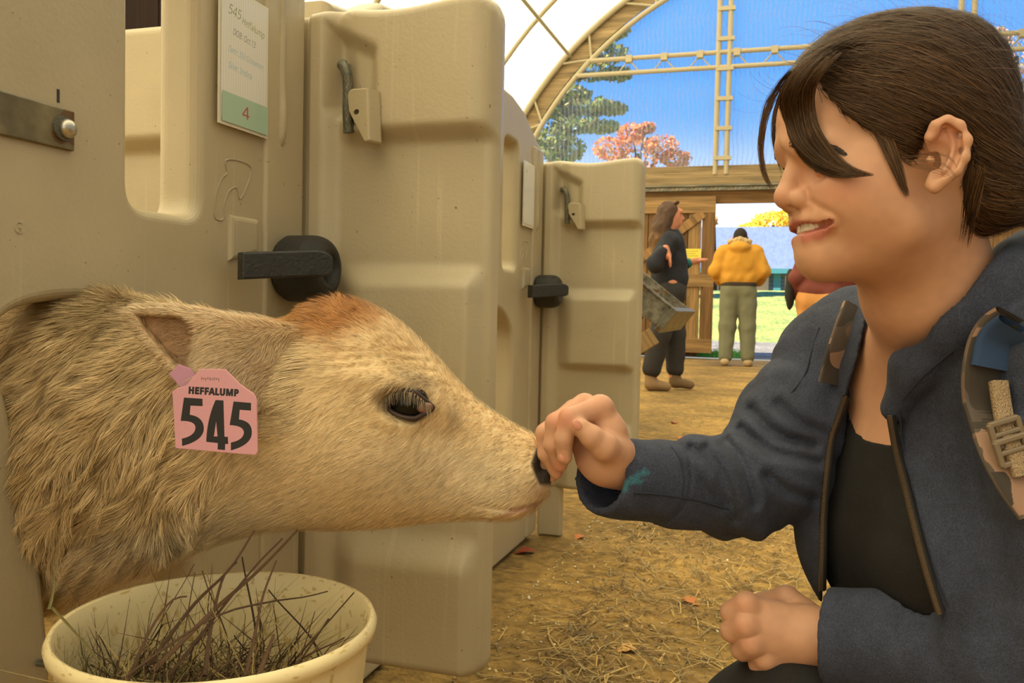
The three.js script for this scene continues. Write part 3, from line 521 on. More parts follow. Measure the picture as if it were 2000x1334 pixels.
const relief = (px, py) => { // how the hide lies over bone and muscle, in metres along the side
  let h = 0;
  h += 0.007 * gau(px, py, 700, 890, 105, 75);
  h += 0.009 * gau(px, py, 775, 738, 90, 20, 0.12) + 0.008 * gau(px, py, 868, 775, 22, 50, -0.5);
  h -= 0.005 * gau(px, py, 872, 845, 40, 28, 0.5);
  h += 0.004 * gau(px, py, 1015, 915, 45, 40);
  h -= 0.003 * gau(px, py, 930, 905, 70, 30, 0.5);
  h -= 0.009 * (1 - smoothstep(eyeIn(px, py), 0.75, 1.1));
  h += 0.0035 * gau(eyeIn(px, py), 0, 1.35, 0, 0.28, 1);
  h -= 0.0045 * Math.exp(-((polyD(px, py, MOUTH) / 3.5) ** 2));
  h += 0.003 * Math.exp(-(((py - 1000) / 9) ** 2)) * smoothstep(px, 940, 970);
  h -= 0.014 * gau(px, py, 1061, 903, 10, 17, 0.25);
  const fold = (o) => { const y = 735 - 0.00085 * (px - 770) ** 2 * (px < 770 ? -0.9 : -1.0) * (px < 770 ? 0.55 : 1.6) + o; return Math.exp(-(((py - y) / 5) ** 2)) * smoothstep(px, 640, 720) * (1 - smoothstep(px, 850, 890)); };
  for (const [o, k] of [[-52, 0.003], [-37, 0.0042], [-22, 0.0042]]) h -= k * fold(o);
  return h;
};
const calfPoint = (u, th, side) => { // th 0 at the belly .. pi at the back; side +1 towards the picture
  const s = calfAt(u), t = 0.5 - 0.5 * Math.cos(th), e = 0.02, a = calfAt(Math.max(0, u - e)), b = calfAt(Math.min(ST.length - 1, u + e));
  let lx = -(b.d - a.d), lz = -(b.x - a.x); const l = Math.hypot(lx, lz) || 1; lx /= l; lz /= l; if (lz < 0) { lx = -lx; lz = -lz; } // level direction across the body, pointing to the picture
  const y = lerp(s.yb, s.yt, t), rr = Math.pow(Math.max(0, 4 * t * (1 - t)), s.p) * (1 + s.a * (t - 0.5) * 2);
  let w = Math.max(0, s.w) * rr; const px = 1000 + s.x / (s.d - w * 0.6) * FOCAL, py = 667 - y / (s.d - w * 0.6) * FOCAL;
  if (u < 24) w = Math.max(0.0005, w + relief(px, py) * Math.min(1, rr * 1.6));
  let yy = y;
  if (u > 13) { const k = smoothstep(u, 13, 19) * rr, q = fbm3(px * 0.018 - py * 0.006, py * 0.012, side * 3, 3); w += 0.005 * k * q; } // loose skin of the neck
  return [s.x + lx * w * side, yy, -s.d + lz * w * side];
};
const NU = 330, NT = 66, uOf = (i) => { const t = i / NU; return t < 0.86 ? t / 0.86 * 24 : 24 + (t - 0.86) / 0.14 * (ST.length - 1 - 24); };
const hideColor = (px, py, back) => { // pattern of the coat, plus painted bounce light under throat and chest
  let c = [0.8, 0.6, 0.33];
  const mix = (k, t) => { for (let i = 0; i < 3; i++) c[i] += (k[i] - c[i]) * t; };
  const n = noise3(px * 0.02, py * 0.02, 3) * 0.5 + noise3(px * 0.06, py * 0.06, 8) * 0.3;
  mix([0.44, 0.175, 0.03], clamp(smoothstep(gau(px, py, 655, 590, 135, 78) + n * 0.3, 0.15, 0.8), 0, 1) * 0.95);
  mix([0.55, 0.27, 0.07], smoothstep(gau(px, py, 480, 622, 130, 24) + n * 0.3, 0.3, 0.9) * 0.85);
  mix([0.56, 0.34, 0.13], smoothstep(gau(px, py, 770, 680, 75, 45, 0.7) + n * 0.3, 0.3, 1) * 0.45);
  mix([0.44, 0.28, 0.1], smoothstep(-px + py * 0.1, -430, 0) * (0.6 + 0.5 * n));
  mix([0.4, 0.27, 0.12], smoothstep(gau(px, py, 120, 600, 200, 70) + n * 0.3, 0.2, 0.9) * 0.65);
  mix([0.82, 0.68, 0.45], smoothstep(gau(px, py, 880, 935, 240, 90, 0.15), 0.2, 0.9) * 0.75);
  mix([0.82, 0.66, 0.42], smoothstep(gau(px, py, 320, 1075, 300, 75, -0.25) + n * 0.2, 0.15, 0.8) * 0.85);  // lighter throat and chest underside: bounce light painted into the coat colour
  mix([0.7, 0.44, 0.32], smoothstep(gau(px, py, 510, 725, 70, 60) + n * 0.4, 0.35, 1) * 0.4);
  mix([0.26, 0.19, 0.11], smoothstep(gau(eyeIn(px, py), 0, 1.15, 0, 0.5, 1), 0.3, 1) * 0.55);
  mix([0.34, 0.24, 0.14], smoothstep(gau(px, py, 812, 738, 65, 20, 0.35) + n * 0.3, 0.35, 1) * 0.6);
  mix([0.35, 0.25, 0.15], smoothstep(gau(px, py, 885, 812, 22, 40, -0.4) + n * 0.3, 0.4, 1) * 0.5);
  mix([0.07, 0.03, 0.02], 1 - smoothstep(eyeIn(px, py), 0.9, 1.12));
  mix([0.55, 0.28, 0.2], smoothstep(gau(px, py, 1020, 994, 55, 9, -0.3), 0.3, 0.9) * 0.75);
  mix([0.56, 0.37, 0.27], smoothstep(gau(px, py, 1055, 955, 22, 28), 0.3, 0.9) * 0.5);
  mix([0.035, 0.028, 0.024], smoothstep(px - Math.abs(py - 906) * 0.4 + n * 4, 1032, 1040) * (1 - smoothstep(py, 942, 956)) * smoothstep(py, 866, 876));
  if (px > 960 && px < 1060 && py > 850 && py < 1000 && noise3(px * 0.35, py * 0.35, 5) > 0.72) mix([0.2, 0.12, 0.06], 0.6);
  return c;
};
{
  const P = [], idx = [], col = [], put = (q) => { P.push(...q); };
  for (let i = 0; i <= NU; i++) for (let j = 0; j < 2 * NT; j++) {
    const side = j <= NT ? 1 : -1, th = (j <= NT ? j : 2 * NT - j) / NT * Math.PI, q = calfPoint(uOf(i), th, side);
    put(q); const d = -q[2]; // the coat is the same on both sides
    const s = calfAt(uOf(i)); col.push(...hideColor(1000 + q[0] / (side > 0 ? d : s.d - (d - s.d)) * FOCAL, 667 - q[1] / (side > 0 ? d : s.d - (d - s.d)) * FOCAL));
    if (i < NU) { const a = i * 2 * NT + j, b = i * 2 * NT + (j + 1) % (2 * NT), c = a + 2 * NT, e = b + 2 * NT; idx.push(a, c, b, b, c, e); }
  }
  const g = new THREE.BufferGeometry(); g.setAttribute('position', new THREE.BufferAttribute(new Float32Array(P), 3)); g.setAttribute('color', new THREE.BufferAttribute(new Float32Array(col), 3));
  const first = P.length / 3; // close nose and rump
  for (let j = 0; j < 2 * NT; j++) { const o = NU * 2 * NT; if (j > 0 && j < 2 * NT - 1) { idx.push(0, j, j + 1); idx.push(o, o + j + 1, o + j); } }
  g.setIndex(idx); g.computeVertexNormals();
  g.applyMatrix4(VIEW);
  // legs and tail: one tapered field, meshed and merged with the trunk
  const leg = (px, d, side, hind) => { const o = at(px, 900, d), cx = o.x, cz = o.z + side, y0 = 0.5; return hind ? chain([[cx, y0, cz, 0.085], [cx + 0.09, 0.36, cz, 0.06], [cx - 0.07, 0.22, cz, 0.032], [cx - 0.05, 0.07, cz, 0.024], [cx - 0.03, 0.045, cz, 0.028], [cx - 0.005, 0.03, cz, 0.03]], 0.03) : chain([[cx, y0, cz, 0.075], [cx - 0.01, 0.34, cz, 0.045], [cx, 0.22, cz, 0.034], [cx, 0.07, cz, 0.024], [cx + 0.015, 0.045, cz, 0.027], [cx + 0.03, 0.03, cz, 0.03]], 0.03); };
  const L = [leg(-110, 1.18, 0.09, false), leg(-110, 1.18, -0.09, false), leg(-640, 1.53, 0.09, true), leg(-640, 1.53, -0.09, true)], tl = at(-830, 700, 1.69), tail = chain([[tl.x, tl.y, tl.z, 0.02], [tl.x - 0.06, tl.y - 0.15, tl.z, 0.014], [tl.x - 0.05, tl.y - 0.36, tl.z, 0.02]], 0.02);
  const lg = nets((x, y, z) => Math.max(Math.min(L[0](x, y, z), L[1](x, y, z), L[2](x, y, z), L[3](x, y, z), tail(x, y, z)), 0.004 - y), [-2.35, -0.01, -1.3], [-0.8, 0.72, -0.35], 0.014);
  paint(lg, (x, y, z) => y < 0.05 ? [0.06, 0.045, 0.03] : [0.62, 0.47, 0.28]);
  const body = mergeGeometries([g, lg].map((q) => { const o = new THREE.BufferGeometry(); for (const k of ['position', 'normal', 'color']) o.setAttribute(k, q.attributes[k]); o.setIndex(q.index); return o; }));
  M.hide = std(0xffffff, { vertexColors: true, roughness: 0.75 });
  part(CALF, 'body', body, M.hide);
}
// coat: short hairs, lying backwards on the face and in wavy locks on the neck
{
  const R = rng(77), S = new Strands(), q = (u, th, sd) => v3(...calfPoint(u, th, sd)), up = v3();
  const addHair = (u, th, sd, dens) => {
    const o = q(u, th, sd), a = q(u + 0.03, th, sd).sub(o), b = q(u, th + 0.03, sd).sub(o), n = v3().crossVectors(a, b).normalize();
    const s = calfAt(u), c = v3(s.x, (s.yt + s.yb) / 2, -s.d); if (n.dot(v3().subVectors(o, c)) < 0) n.negate();
    const d = sd > 0 ? -o.z : 2 * s.d + o.z, px = 1000 + o.x / d * FOCAL, py = 667 - o.y / d * FOCAL;
    if (eyeIn(px, py) < 1.08) return;
    if (px > 1030 && py > 870 && py < 950 && px - Math.abs(py - 906) * 0.4 > 1037) return;
    const neck = smoothstep(-px, -520, -360), poll = gau(px, py, 650, 592, 90, 45);
    // which way it lies in the picture plane: back and down
    let ang = lerp(rad(205), rad(238), neck); // degrees anticlockwise from picture-right
    ang += 0.35 * noise3(px * 0.011, py * 0.011, 2) + neck * 0.75 * noise3(px * 0.03 + py * 0.02, py * 0.012, 4) + poll * 2.2 * noise3(px * 0.03, py * 0.03, 6) + 0.18 * noise3(px * 0.12, py * 0.12, 1);
    const over = smoothstep(py, 640, 780); ang = lerp(ang - 0.75 * (1 - neck), ang, over);
    const root = smoothstep(gau(px, py, 566, 712, 55, 95), 0.3, 0.8) * (sd > 0 ? 1 : 0); ang = lerp(ang, rad(200) + 0.25 * noise3(px * 0.04, py * 0.04, 3), root);
    const clump = neck * 0.8 * noise3(px * 0.075 + py * 0.03, py * 0.045, 9);
    const dir = v3(Math.cos(ang), Math.sin(ang), 0.12 * sd); dir.addScaledVector(n, -dir.dot(n)).normalize();
    const len = lerp(0.009, 0.021, neck) * (0.7 + 0.6 * R()) * (1 + poll * 0.4 + root * 2.4), lift = lerp(0.26, 0.34, neck) + 0.12 * R() + clump * 0.35 + poll * 0.2;
    const side = v3().crossVectors(n, dir).normalize(); side.addScaledVector(n, (R() - 0.5) * 0.8).normalize();
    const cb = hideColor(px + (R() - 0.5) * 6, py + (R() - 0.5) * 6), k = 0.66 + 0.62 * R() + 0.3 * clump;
    const p1 = o.clone().addScaledVector(dir, len * 0.5).addScaledVector(n, len * lift * 0.7), p2 = o.clone().addScaledVector(dir, len * 0.95).addScaledVector(n, len * lift).addScaledVector(side, (R() - 0.5) * len * 0.25);
    S.add([o.addScaledVector(n, -0.0004), p1, p2], lerp(0.00055, 0.00085, neck) * (0.7 + 0.6 * R()), side, [cb[0] * k, cb[1] * k, cb[2] * k]);
  };
  const cells = []; let total = 0;
  for (let i = 0; i < 240; i++) for (let j = 0; j < 40; j++) for (const sd of [1, -1]) {
    const u0 = 0.3 + i / 240 * 24.9, u1 = 0.3 + (i + 1) / 240 * 24.9, t0 = j / 40 * Math.PI, t1 = (j + 1) / 40 * Math.PI;
    const a = q(u0, t0, sd), b = q(u1, t0, sd), c = q(u0, t1, sd), area = v3().crossVectors(b.sub(a), c.sub(a)).length();
    total += area * (sd > 0 ? 1 : t0 > 2.2 ? 0.5 : 0.12); cells.push([total, u0, u1, t0, t1, sd]);
  }
  for (let k = 0; k < 135000; k++) { const r = R() * total; let lo = 0, hi = cells.length - 1; while (lo < hi) { const m = (lo + hi) >> 1; if (cells[m][0] < r) lo = m + 1; else hi = m; } const [, u0, u1, t0, t1, sd] = cells[lo]; addHair(lerp(u0, u1, R()), lerp(t0, t1, R()), sd); }
  for (let k = 0; k < 7000; k++) addHair(lerp(13.8, 16.6, R()), lerp(1.5, 2.95, R()), 1); // longer hair running onto the ear
  const g = S.geometry(); g.applyMatrix4(VIEW);
  M.fur = std(0xffffff, { vertexColors: true, roughness: 0.6, side: THREE.DoubleSide });
  const f = part(CALF, 'coat', g, M.fur); f.userData.kind = 'stuff';
}
// eye, lids, lashes
for (const sd of [1, -1]) {
  const u = 9.3, s = calfAt(u), sc = 0.83 / FOCAL, c = v3((EYE[0] - 1000) * sc, (667 - EYE[1]) * sc, -0.9 + sd * 0.061);
  const eye = new THREE.SphereGeometry(0.0205, 40, 28); eye.translate(c.x - 0.001, c.y, c.z); eye.applyMatrix4(VIEW);
  const e = part(CALF, 'eye', eye, phys(rgb(0.006, 0.005, 0.005), { roughness: 0.12, specularIntensity: 0.5 }), 'dark glossy eye');
  const ring = [], N = 40, zs = (px, py) => { let m = 0; for (let t = 0; t < 1; t += 0.02) { const p = calfPoint(u - (px - EYE[0]) / 40, Math.acos(1 - 2 * t), 1); const pp = 667 - p[1] / -p[2] * FOCAL; if (Math.abs(pp - py) < 10) m = Math.max(m, p[2] + 0.9); } return m; };
  const lidPx = (f) => { const a = f * Math.PI * 2, dx = 47 * Math.cos(a), k = dx > 18 ? 26 - (dx - 18) * 0.55 : 27; return [EYE[0] + dx, EYE[1] + dx * 0.16 - k * Math.sin(a) * (Math.sin(a) > 0 ? 1.0 : 0.95)]; };
  const lid = (f, lift = 0) => { const [px, py] = lidPx(f), z = 0.0735 + 0.006 * (1 - ((px - EYE[0]) / 47) ** 2) - 0.003 * Math.max(0, (px - EYE[0]) / 47) + lift; return v3((px - 1000) * sc, (667 - py) * sc, -0.9 + sd * z); };
  for (let i = 0; i < N; i++) ring.push(lid(i / N));
  const lg = tube(ring, 0.0026, 90, 8, true); lg.applyMatrix4(VIEW);
  part(CALF, 'eyelid', lg, std(rgb(0.04, 0.018, 0.011), { roughness: 0.5 }), 'dark brown eyelid rim');
  const haw = new THREE.SphereGeometry(0.007, 16, 12); haw.scale(1.2, 0.8, 0.6); haw.translate(c.x + 0.0155, c.y - 0.003, -0.9 + sd * 0.0745); haw.applyMatrix4(VIEW);
  part(CALF, 'eye_corner', haw, std(rgb(0.22, 0.09, 0.06), { roughness: 0.3 }));
  const wh = new THREE.TorusGeometry(0.0168, 0.0013, 8, 24, 1.7); wh.rotateZ(2.75); wh.translate(c.x + 0.0015, c.y + 0.0015, -0.9 + sd * 0.0725); wh.applyMatrix4(VIEW);
  part(e, 'eye_white', wh, std(rgb(0.3, 0.3, 0.3), { roughness: 0.2 }));
  const S = new Strands(), R = rng(5);
  for (let i = 0; i < 90; i++) { const f = 0.06 + 0.4 * i / 90 + 0.01 * R(), p = lid(f, 0.002 * R()), out = 0.012 + 0.005 * R(), x = (R() - 0.3) * 0.004; S.add([p, p.clone().add(v3(x * 0.5, -out * 0.25, sd * out * 0.55)), p.clone().add(v3(x, -out * 0.85, sd * out * 0.7))], 0.0006, v3(1, 0, 0), R() < 0.5 ? [0.3, 0.22, 0.12] : [0.1, 0.07, 0.04]); }
  const g = S.geometry(); g.applyMatrix4(VIEW); const la = part(CALF, 'eyelashes', g, M.fur); la.userData.kind = 'stuff';
}
// ears: a leaf of gristle, rolled shut at the root and hollowed towards the tip
function furOn(S, g, count, R, make) { // make(p, n) -> {dir, len, lift, width, color} or null
  const p = g.attributes.position, n = g.attributes.normal, ix = g.index, cum = []; let tot = 0; const A = v3(), B = v3(), C = v3();
  for (let i = 0; i < ix.count; i += 3) { A.fromBufferAttribute(p, ix.getX(i)); B.fromBufferAttribute(p, ix.getX(i + 1)).sub(A); C.fromBufferAttribute(p, ix.getX(i + 2)).sub(A); tot += B.cross(C).length(); cum.push(tot); }
  for (let k = 0; k < count; k++) {
    const r = R() * tot; let lo = 0, hi = cum.length - 1; while (lo < hi) { const m = (lo + hi) >> 1; if (cum[m] < r) lo = m + 1; else hi = m; }
    let a = R(), b = R(); if (a + b > 1) { a = 1 - a; b = 1 - b; } const t = lo * 3, q = v3(), m = v3(), w = [1 - a - b, a, b];
    for (let e = 0; e < 3; e++) { q.addScaledVector(A.fromBufferAttribute(p, ix.getX(t + e)), w[e]); m.addScaledVector(A.fromBufferAttribute(n, ix.getX(t + e)), w[e]); }
    m.normalize(); const h = make(q, m); if (!h) continue;
    const dir = h.dir.addScaledVector(m, -h.dir.dot(m)).normalize(), side = v3().crossVectors(m, dir).normalize().addScaledVector(m, (R() - 0.5) * 0.7).normalize();
    S.add([q.clone().addScaledVector(m, -0.0004), q.clone().addScaledVector(dir, h.len * 0.5).addScaledVector(m, h.len * h.lift * 0.7), q.clone().addScaledVector(dir, h.len * 0.95).addScaledVector(m, h.len * h.lift)], h.width, side, h.color);
  }
}
const polySd = (px, py, P) => { let d = 1e9, s = 1; for (let i = 0, j = P.length - 1; i < P.length; j = i++) { const ex = P[j][0] - P[i][0], ey = P[j][1] - P[i][1], wx = px - P[i][0], wy = py - P[i][1], h = clamp((wx * ex + wy * ey) / (ex * ex + ey * ey), 0, 1); d = Math.min(d, (wx - ex * h) ** 2 + (wy - ey * h) ** 2); const c1 = py >= P[i][1], c2 = py < P[j][1], c3 = ex * wy > ey * wx; if ((c1 && c2 && c3) || (!c1 && !c2 && !c3)) s = -s; } return s * Math.sqrt(d); };
{
  const LEAF = [[640, 690], [580, 648], [520, 640], [440, 625], [390, 614], [340, 607], [300, 604], [272, 605], [258, 609], [256, 616], [268, 636], [292, 668], [325, 702], [362, 735], [400, 758], [450, 780], [510, 792], [580, 785]];
  const HOLE = [[268, 614], [300, 613], [350, 617], [390, 630], [402, 652], [404, 690], [392, 718], [372, 730], [345, 712], [312, 677], [284, 643]];
  const sc = 0.815 / FOCAL, mid = (px) => -0.822 + 0.00001 * (560 - px) - 0.06 * smoothstep(px, 430, 620), thick = (px) => lerp(0.010, 0.026, smoothstep(px, 270, 500));
  const leaf = (x, y, z) => {
    const px = 1000 + x / sc, py = 667 - y / sc, o = polySd(px, py, LEAF) * sc, dz = z - mid(px), h = thick(px);
    let d = smax(o - 0.0025, Math.abs(dz) - h, 0.009);
    const hole = Math.max(polySd(px, py, HOLE) * sc + 0.0005, -(dz + h - 0.006 - 0.006 * smoothstep(px, 330, 400))); // hollow, open towards the picture
    return smax(d, -hole, 0.004);
  };
  const gN = nets(leaf, [-0.372, -0.07, -0.862], [-0.165, 0.04, -0.785], 0.0026);
  const inside = (px, py, z) => polySd(px, py, HOLE) < 3 && z - mid(px) < thick(px) - 0.008;
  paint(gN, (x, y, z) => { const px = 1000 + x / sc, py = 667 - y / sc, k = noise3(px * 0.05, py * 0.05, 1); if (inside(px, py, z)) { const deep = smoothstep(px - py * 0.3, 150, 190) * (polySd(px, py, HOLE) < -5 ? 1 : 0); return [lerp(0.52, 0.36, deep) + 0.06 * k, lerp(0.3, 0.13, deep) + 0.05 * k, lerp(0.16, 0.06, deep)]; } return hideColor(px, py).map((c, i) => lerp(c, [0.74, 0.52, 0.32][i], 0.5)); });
  for (const sd of [1, -1]) {
    const g = gN.clone(), S = new Strands(), R = rng(31 + sd);
    furOn(S, g, sd > 0 ? 26000 : 4000, R, (p, n) => {
      const px = 1000 + p.x / sc, py = 667 - p.y / sc, ins = inside(px, py, p.z), v = clamp((py - 640) / 130, 0, 1); if (px > 600) return null;
      const a = rad(188 + 48 * v + 35 * noise3(px * 0.025, py * 0.025, 1) + 20 * (R() - 0.5)), rim = Math.abs(polySd(px, py, HOLE)) < 7 && !ins;
      if (ins) { if (noise3(px * 0.04, py * 0.04, 7) < -0.05 || R() < 0.4) return null; const b = rad(150 + 70 * R()), e = 0.8 + 0.4 * R(); return { dir: v3(Math.cos(b), Math.sin(b), 0), len: 0.006 + 0.006 * R(), lift: 0.35, width: 0.0006, color: [0.62 * e, 0.4 * e, 0.22 * e] }; }
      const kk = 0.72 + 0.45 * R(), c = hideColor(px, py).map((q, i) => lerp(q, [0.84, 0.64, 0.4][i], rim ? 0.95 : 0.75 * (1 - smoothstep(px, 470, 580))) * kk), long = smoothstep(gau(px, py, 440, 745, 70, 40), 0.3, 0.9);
      return { dir: v3(Math.cos(a), Math.sin(a), 0.05), len: (0.008 + 0.006 * R() + 0.02 * long * R()) * (rim ? 0.6 : 1), lift: 0.3 + 0.15 * R(), width: 0.0007, color: c };
    });
    for (let k = 0; k < (sd > 0 ? 700 : 60); k++) { const t = R(), q = v3((lerp(404, 380, t) + R() * 12 - 1000) * sc, (667 - lerp(640, 735, t)) * sc, -0.806 - 0.01 * R()), a = rad(190 + 60 * t + 40 * R()), d = v3(Math.cos(a), Math.sin(a), 0.1), l = 0.012 + 0.02 * R() * t; S.add([q, q.clone().addScaledVector(d, l * 0.5).add(v3(0, 0, 0.003)), q.clone().addScaledVector(d, l).add(v3(0, -l * 0.2, 0.002))], 0.0006, v3(-d.y, d.x, 0), [0.74, 0.58, 0.36]); }
    const sg = S.geometry();
    if (sd < 0) for (const q of [g, sg]) { q.applyMatrix4(new THREE.Matrix4().makeScale(1, 1, -1)); q.translate(0, 0, -1.8); const ia = q.index.array; for (let i = 0; i < ia.length; i += 3) { const t = ia[i]; ia[i] = ia[i + 1]; ia[i + 1] = t; } }
    g.applyMatrix4(VIEW); sg.applyMatrix4(VIEW);
    const ear = part(CALF, 'ear', g, std(0xffffff, { vertexColors: true, roughness: 0.7 })), f = part(ear, 'ear_hair', sg, M.fur); f.userData.kind = 'stuff';
  }
}
{ // pink ear tag with its number and handwritten name
  const dT = 0.772, cv = document.createElement('canvas'); cv.width = 660; cv.height = 760; const x = cv.getContext('2d'), X = (px) => (px - 335) * 3.85, Y = (py) => (py - 705) * 3.85;
  x.fillStyle = '#d59aa4'; x.fillRect(0, 0, 660, 760);
  for (let i = 0, R = rng(3); i < 500; i++) { x.fillStyle = `rgba(${R() < 0.5 ? '190,128,140' : '226,172,180'},0.12)`; x.fillRect(R() * 660, R() * 760, 3 + R() * 30, 2 + R() * 8); }
  x.fillStyle = '#171412'; x.strokeStyle = '#171412'; x.lineJoin = 'round';
  const Z = (cx, cy) => [335 + 0, 0] && [(cx / 4.169 + 240 - 335) * 3.85, (cy / 4.169 + 580 - 705) * 3.85]; // measured on the enlarged tag
  const shape = (pts) => { x.beginPath(); pts.forEach((p, i) => { if (p.length === 2) { const q = Z(...p); i ? x.lineTo(...q) : x.moveTo(...q); } else { const a = Z(p[0], p[1]), b = Z(p[2], p[3]); x.quadraticCurveTo(...a, ...b); } }); x.closePath(); };
  shape([[503, 818], [653, 828], [655, 888], [556, 884], [550, 958], [668, 975, 664, 1078], [655, 1170, 488, 1212], [486, 1152], [590, 1130, 596, 1066], [598, 1005, 476, 1008]]); x.fill();
  shape([[760, 838], [824, 842], [832, 1136], [860, 1138], [862, 1196], [838, 1195], [836, 1245], [776, 1240], [778, 1188], [684, 1178], [690, 990, 760, 838]]); shape; x.fill();
  shape([[906, 850], [1048, 862], [1048, 924], [956, 918], [950, 996], [1062, 1012, 1054, 1112], [1046, 1204, 884, 1248], [884, 1184], [984, 1164, 990, 1104], [990, 1046, 874, 1042]]); x.fill();
  x.fillStyle = '#d59aa4'; shape([[764, 1012], [776, 1134], [746, 1134]]); x.fill();
  x.fillStyle = '#171412'; x.save(); const o = Z(536, 785); x.translate(o[0], o[1]); x.rotate(0.055); x.font = 'bold 70px sans-serif'; x.lineWidth = 6; const wd = x.measureText('HEFFALUMP').width; x.scale(386 / wd * 0.985, 1); x.fillText('HEFFALUMP', 0, 0); x.strokeText('HEFFALUMP', 0, 0); x.restore();
  x.fillStyle = '#8b6a6c'; { const o2 = Z(642, 650); for (let i = 0; i < 9; i++) x.fillRect(o2[0] + i * 16, o2[1] + i * 0.5 + (i % 3) * 4, 7, 24 - (i % 2) * 7); x.fillRect(o2[0], o2[1] + 12, 140, 4); } // worn, unreadable moulded print
  const map = new THREE.CanvasTexture(cv); map.colorSpace = THREE.SRGBColorSpace; map.flipY = true;
  const out = [[345, 874], [339, 765], [349, 758], [364, 756], [392, 722], [440, 722], [470, 752], [496, 770], [501, 780], [503, 882], [499, 887], [470, 885]];
  const sc = dT / FOCAL, sh = new THREE.Shape(out.map(([a, b]) => new THREE.Vector2((a - 1000) * sc, (667 - b) * sc)));
  const g = new THREE.ExtrudeGeometry(sh, { depth: 0.0012, bevelEnabled: true, bevelSize: 0.0006, bevelThickness: 0.0004, bevelSegments: 2 });
  const p = g.attributes.position, uv = g.attributes.uv; for (let i = 0; i < p.count; i++) { const px = 1000 + p.getX(i) / sc, py = 667 - p.getY(i) / sc; uv.setXY(i, X(px) / 660, 1 - Y(py) / 760); }
  g.translate(0, 0, -dT); g.applyMatrix4(VIEW);
  const t = thing('ear_tag', 'pink plastic ear tag numbered 545 hanging below the calf ear', 'ear tag', at(420, 887, dT));
  part(t, 'tag_plate', g, std(0xffffff, { map, roughness: 0.5 }));
  const bs = new THREE.Shape([[313, 733], [330, 714], [352, 722], [378, 752], [360, 764], [338, 762]].map(([a, b]) => new THREE.Vector2((a - 1000) * sc, (667 - b) * sc)));
  const bg = new THREE.ExtrudeGeometry(bs, { depth: 0.0016, bevelEnabled: true, bevelSize: 0.0006, bevelThickness: 0.0004, bevelSegments: 2 }); bg.translate(0, 0, -dT - 0.024); bg.applyMatrix4(VIEW);
  part(t, 'back_plate', bg, std(srgb(196, 140, 164), { roughness: 0.5 }), 'lilac back half of the tag');
  part(t, 'stud', bar(at(408, 728, dT), at(400, 730, dT + 0.026), 0.003), std(srgb(196, 140, 164), { roughness: 0.5 }));
}
// ---------------------------------------------------------------- the kneeling visitor
const HD = 0.75, NB = [0.427, -0.012, -0.87], AX = [[0.2, 0, 0.98], [-0.1, 0.995, 0.02], [-0.98, 0, 0.2]]; // across the shoulders, up the back, where the chest faces
const womanBase = at(1850, 1334, 0.88); womanBase.y = 0;
const WOMAN = thing('person', 'young person in navy hoodie kneeling and stroking the calf muzzle', 'person', womanBase);
const along = (o, ...k) => o.map((c, i) => c + k.reduce((s, e, j) => s + e * AX[j][i], 0));
const W4 = (px, py, d, r) => [...vp(px, py, d), r];
const fold = (a) => (x, y, z) => a(x, y, Math.abs(z + HD)); // both halves of the head alike
const hp = (px, py, w = 0) => { const d = HD - w; return [(px - 1000) / FOCAL * d, (667 - py) / FOCAL * d, w]; };
const toPx = (x, y, z) => [1000 - x / z * FOCAL, 667 + y / z * FOCAL];
function hit(f, px, py, near = 0.4, far = 1.3) { let t = near; for (let i = 0; i < 120 && t < far; i++) { const d = f(...vp(px, py, t)); if (d < 0.0004) return t; t += Math.max(0.0006, d * 0.7); } return null; }
const skull = (() => {
  const big = [ell(hp(1750, 238), [0.094, 0.085, 0.073]), ell(hp(1610, 240), [0.0375, 0.046, 0.052]), ell(hp(1682, 350), [0.053, 0.06, 0.062]), ell(hp(1652, 423), [0.0395, 0.042, 0.031]), ell(hp(1714, 442), [0.055, 0.042, 0.052]), ball(hp(1668, 350, 0.042), 0.02), ball(hp(1650, 394, 0.032), 0.02), ell(hp(1602, 497), [0.0165, 0.019, 0.02]), cap(hp(1622, 500, 0.012), hp(1765, 440, 0.044), 0.014, 0.014), ell(hp(1690, 488), [0.05, 0.025, 0.034]), cap(hp(1545, 288, 0.008), hp(1615, 284, 0.042), 0.0075, 0.009), ball(hp(1705, 402, 0.04), 0.02)];
  const nose = [cap(hp(1556, 310), hp(1537, 384), 0.0066, 0.0098), cap(hp(1537, 384), hp(1570, 398), 0.0095, 0.011), ball(hp(1564, 388, 0.0135), 0.0086)];
  const socket = ell(hp(1590, 321, 0.037), [0.017, 0.0112, 0.015]), nostril = ell(hp(1543, 409, 0.0062), [0.0042, 0.0032, 0.0028]), notch = ball(hp(1514, 322), 0.011);
  const lid = ball(hp(1618, 318, 0.0325), 0.0138), lidCut = hp(1618, 320, 0.0325);
  return fold((x, y, z) => {
    let d = big[0](x, y, z); for (let i = 1; i < big.length; i++) d = smin(d, big[i](x, y, z), i === 5 || i === 6 || i === 8 || i === 11 ? 0.024 : 0.015);
    d = smax(d, -socket(x, y, z), 0.012);
    let n = smin(nose[0](x, y, z), nose[1](x, y, z), 0.006); n = smin(n, nose[2](x, y, z), 0.004); d = smax(d, -notch(x, y, z), 0.014); d = smin(d, n, 0.006);
    d = smax(d, -nostril(x, y, z), 0.002);
    const l = lid(x, y, z); d = smin(d, Math.max(l, lidCut[1] + 0.0006 - y), 0.003); d = smin(d, Math.max(l + 0.0004, y - lidCut[1] + 0.0052), 0.003);
    if (Math.abs(d) < 0.02) { const dd = HD - z, px = 1000 + x / dd * FOCAL, py = 667 - y / dd * FOCAL; d += 0.0013 * Math.exp(-((polyD(px, py, [[1577, 374], [1581, 390], [1598, 402], [1622, 415], [1638, 430], [1640, 442]]) / 7) ** 2)); }
    return d;
  });
})();
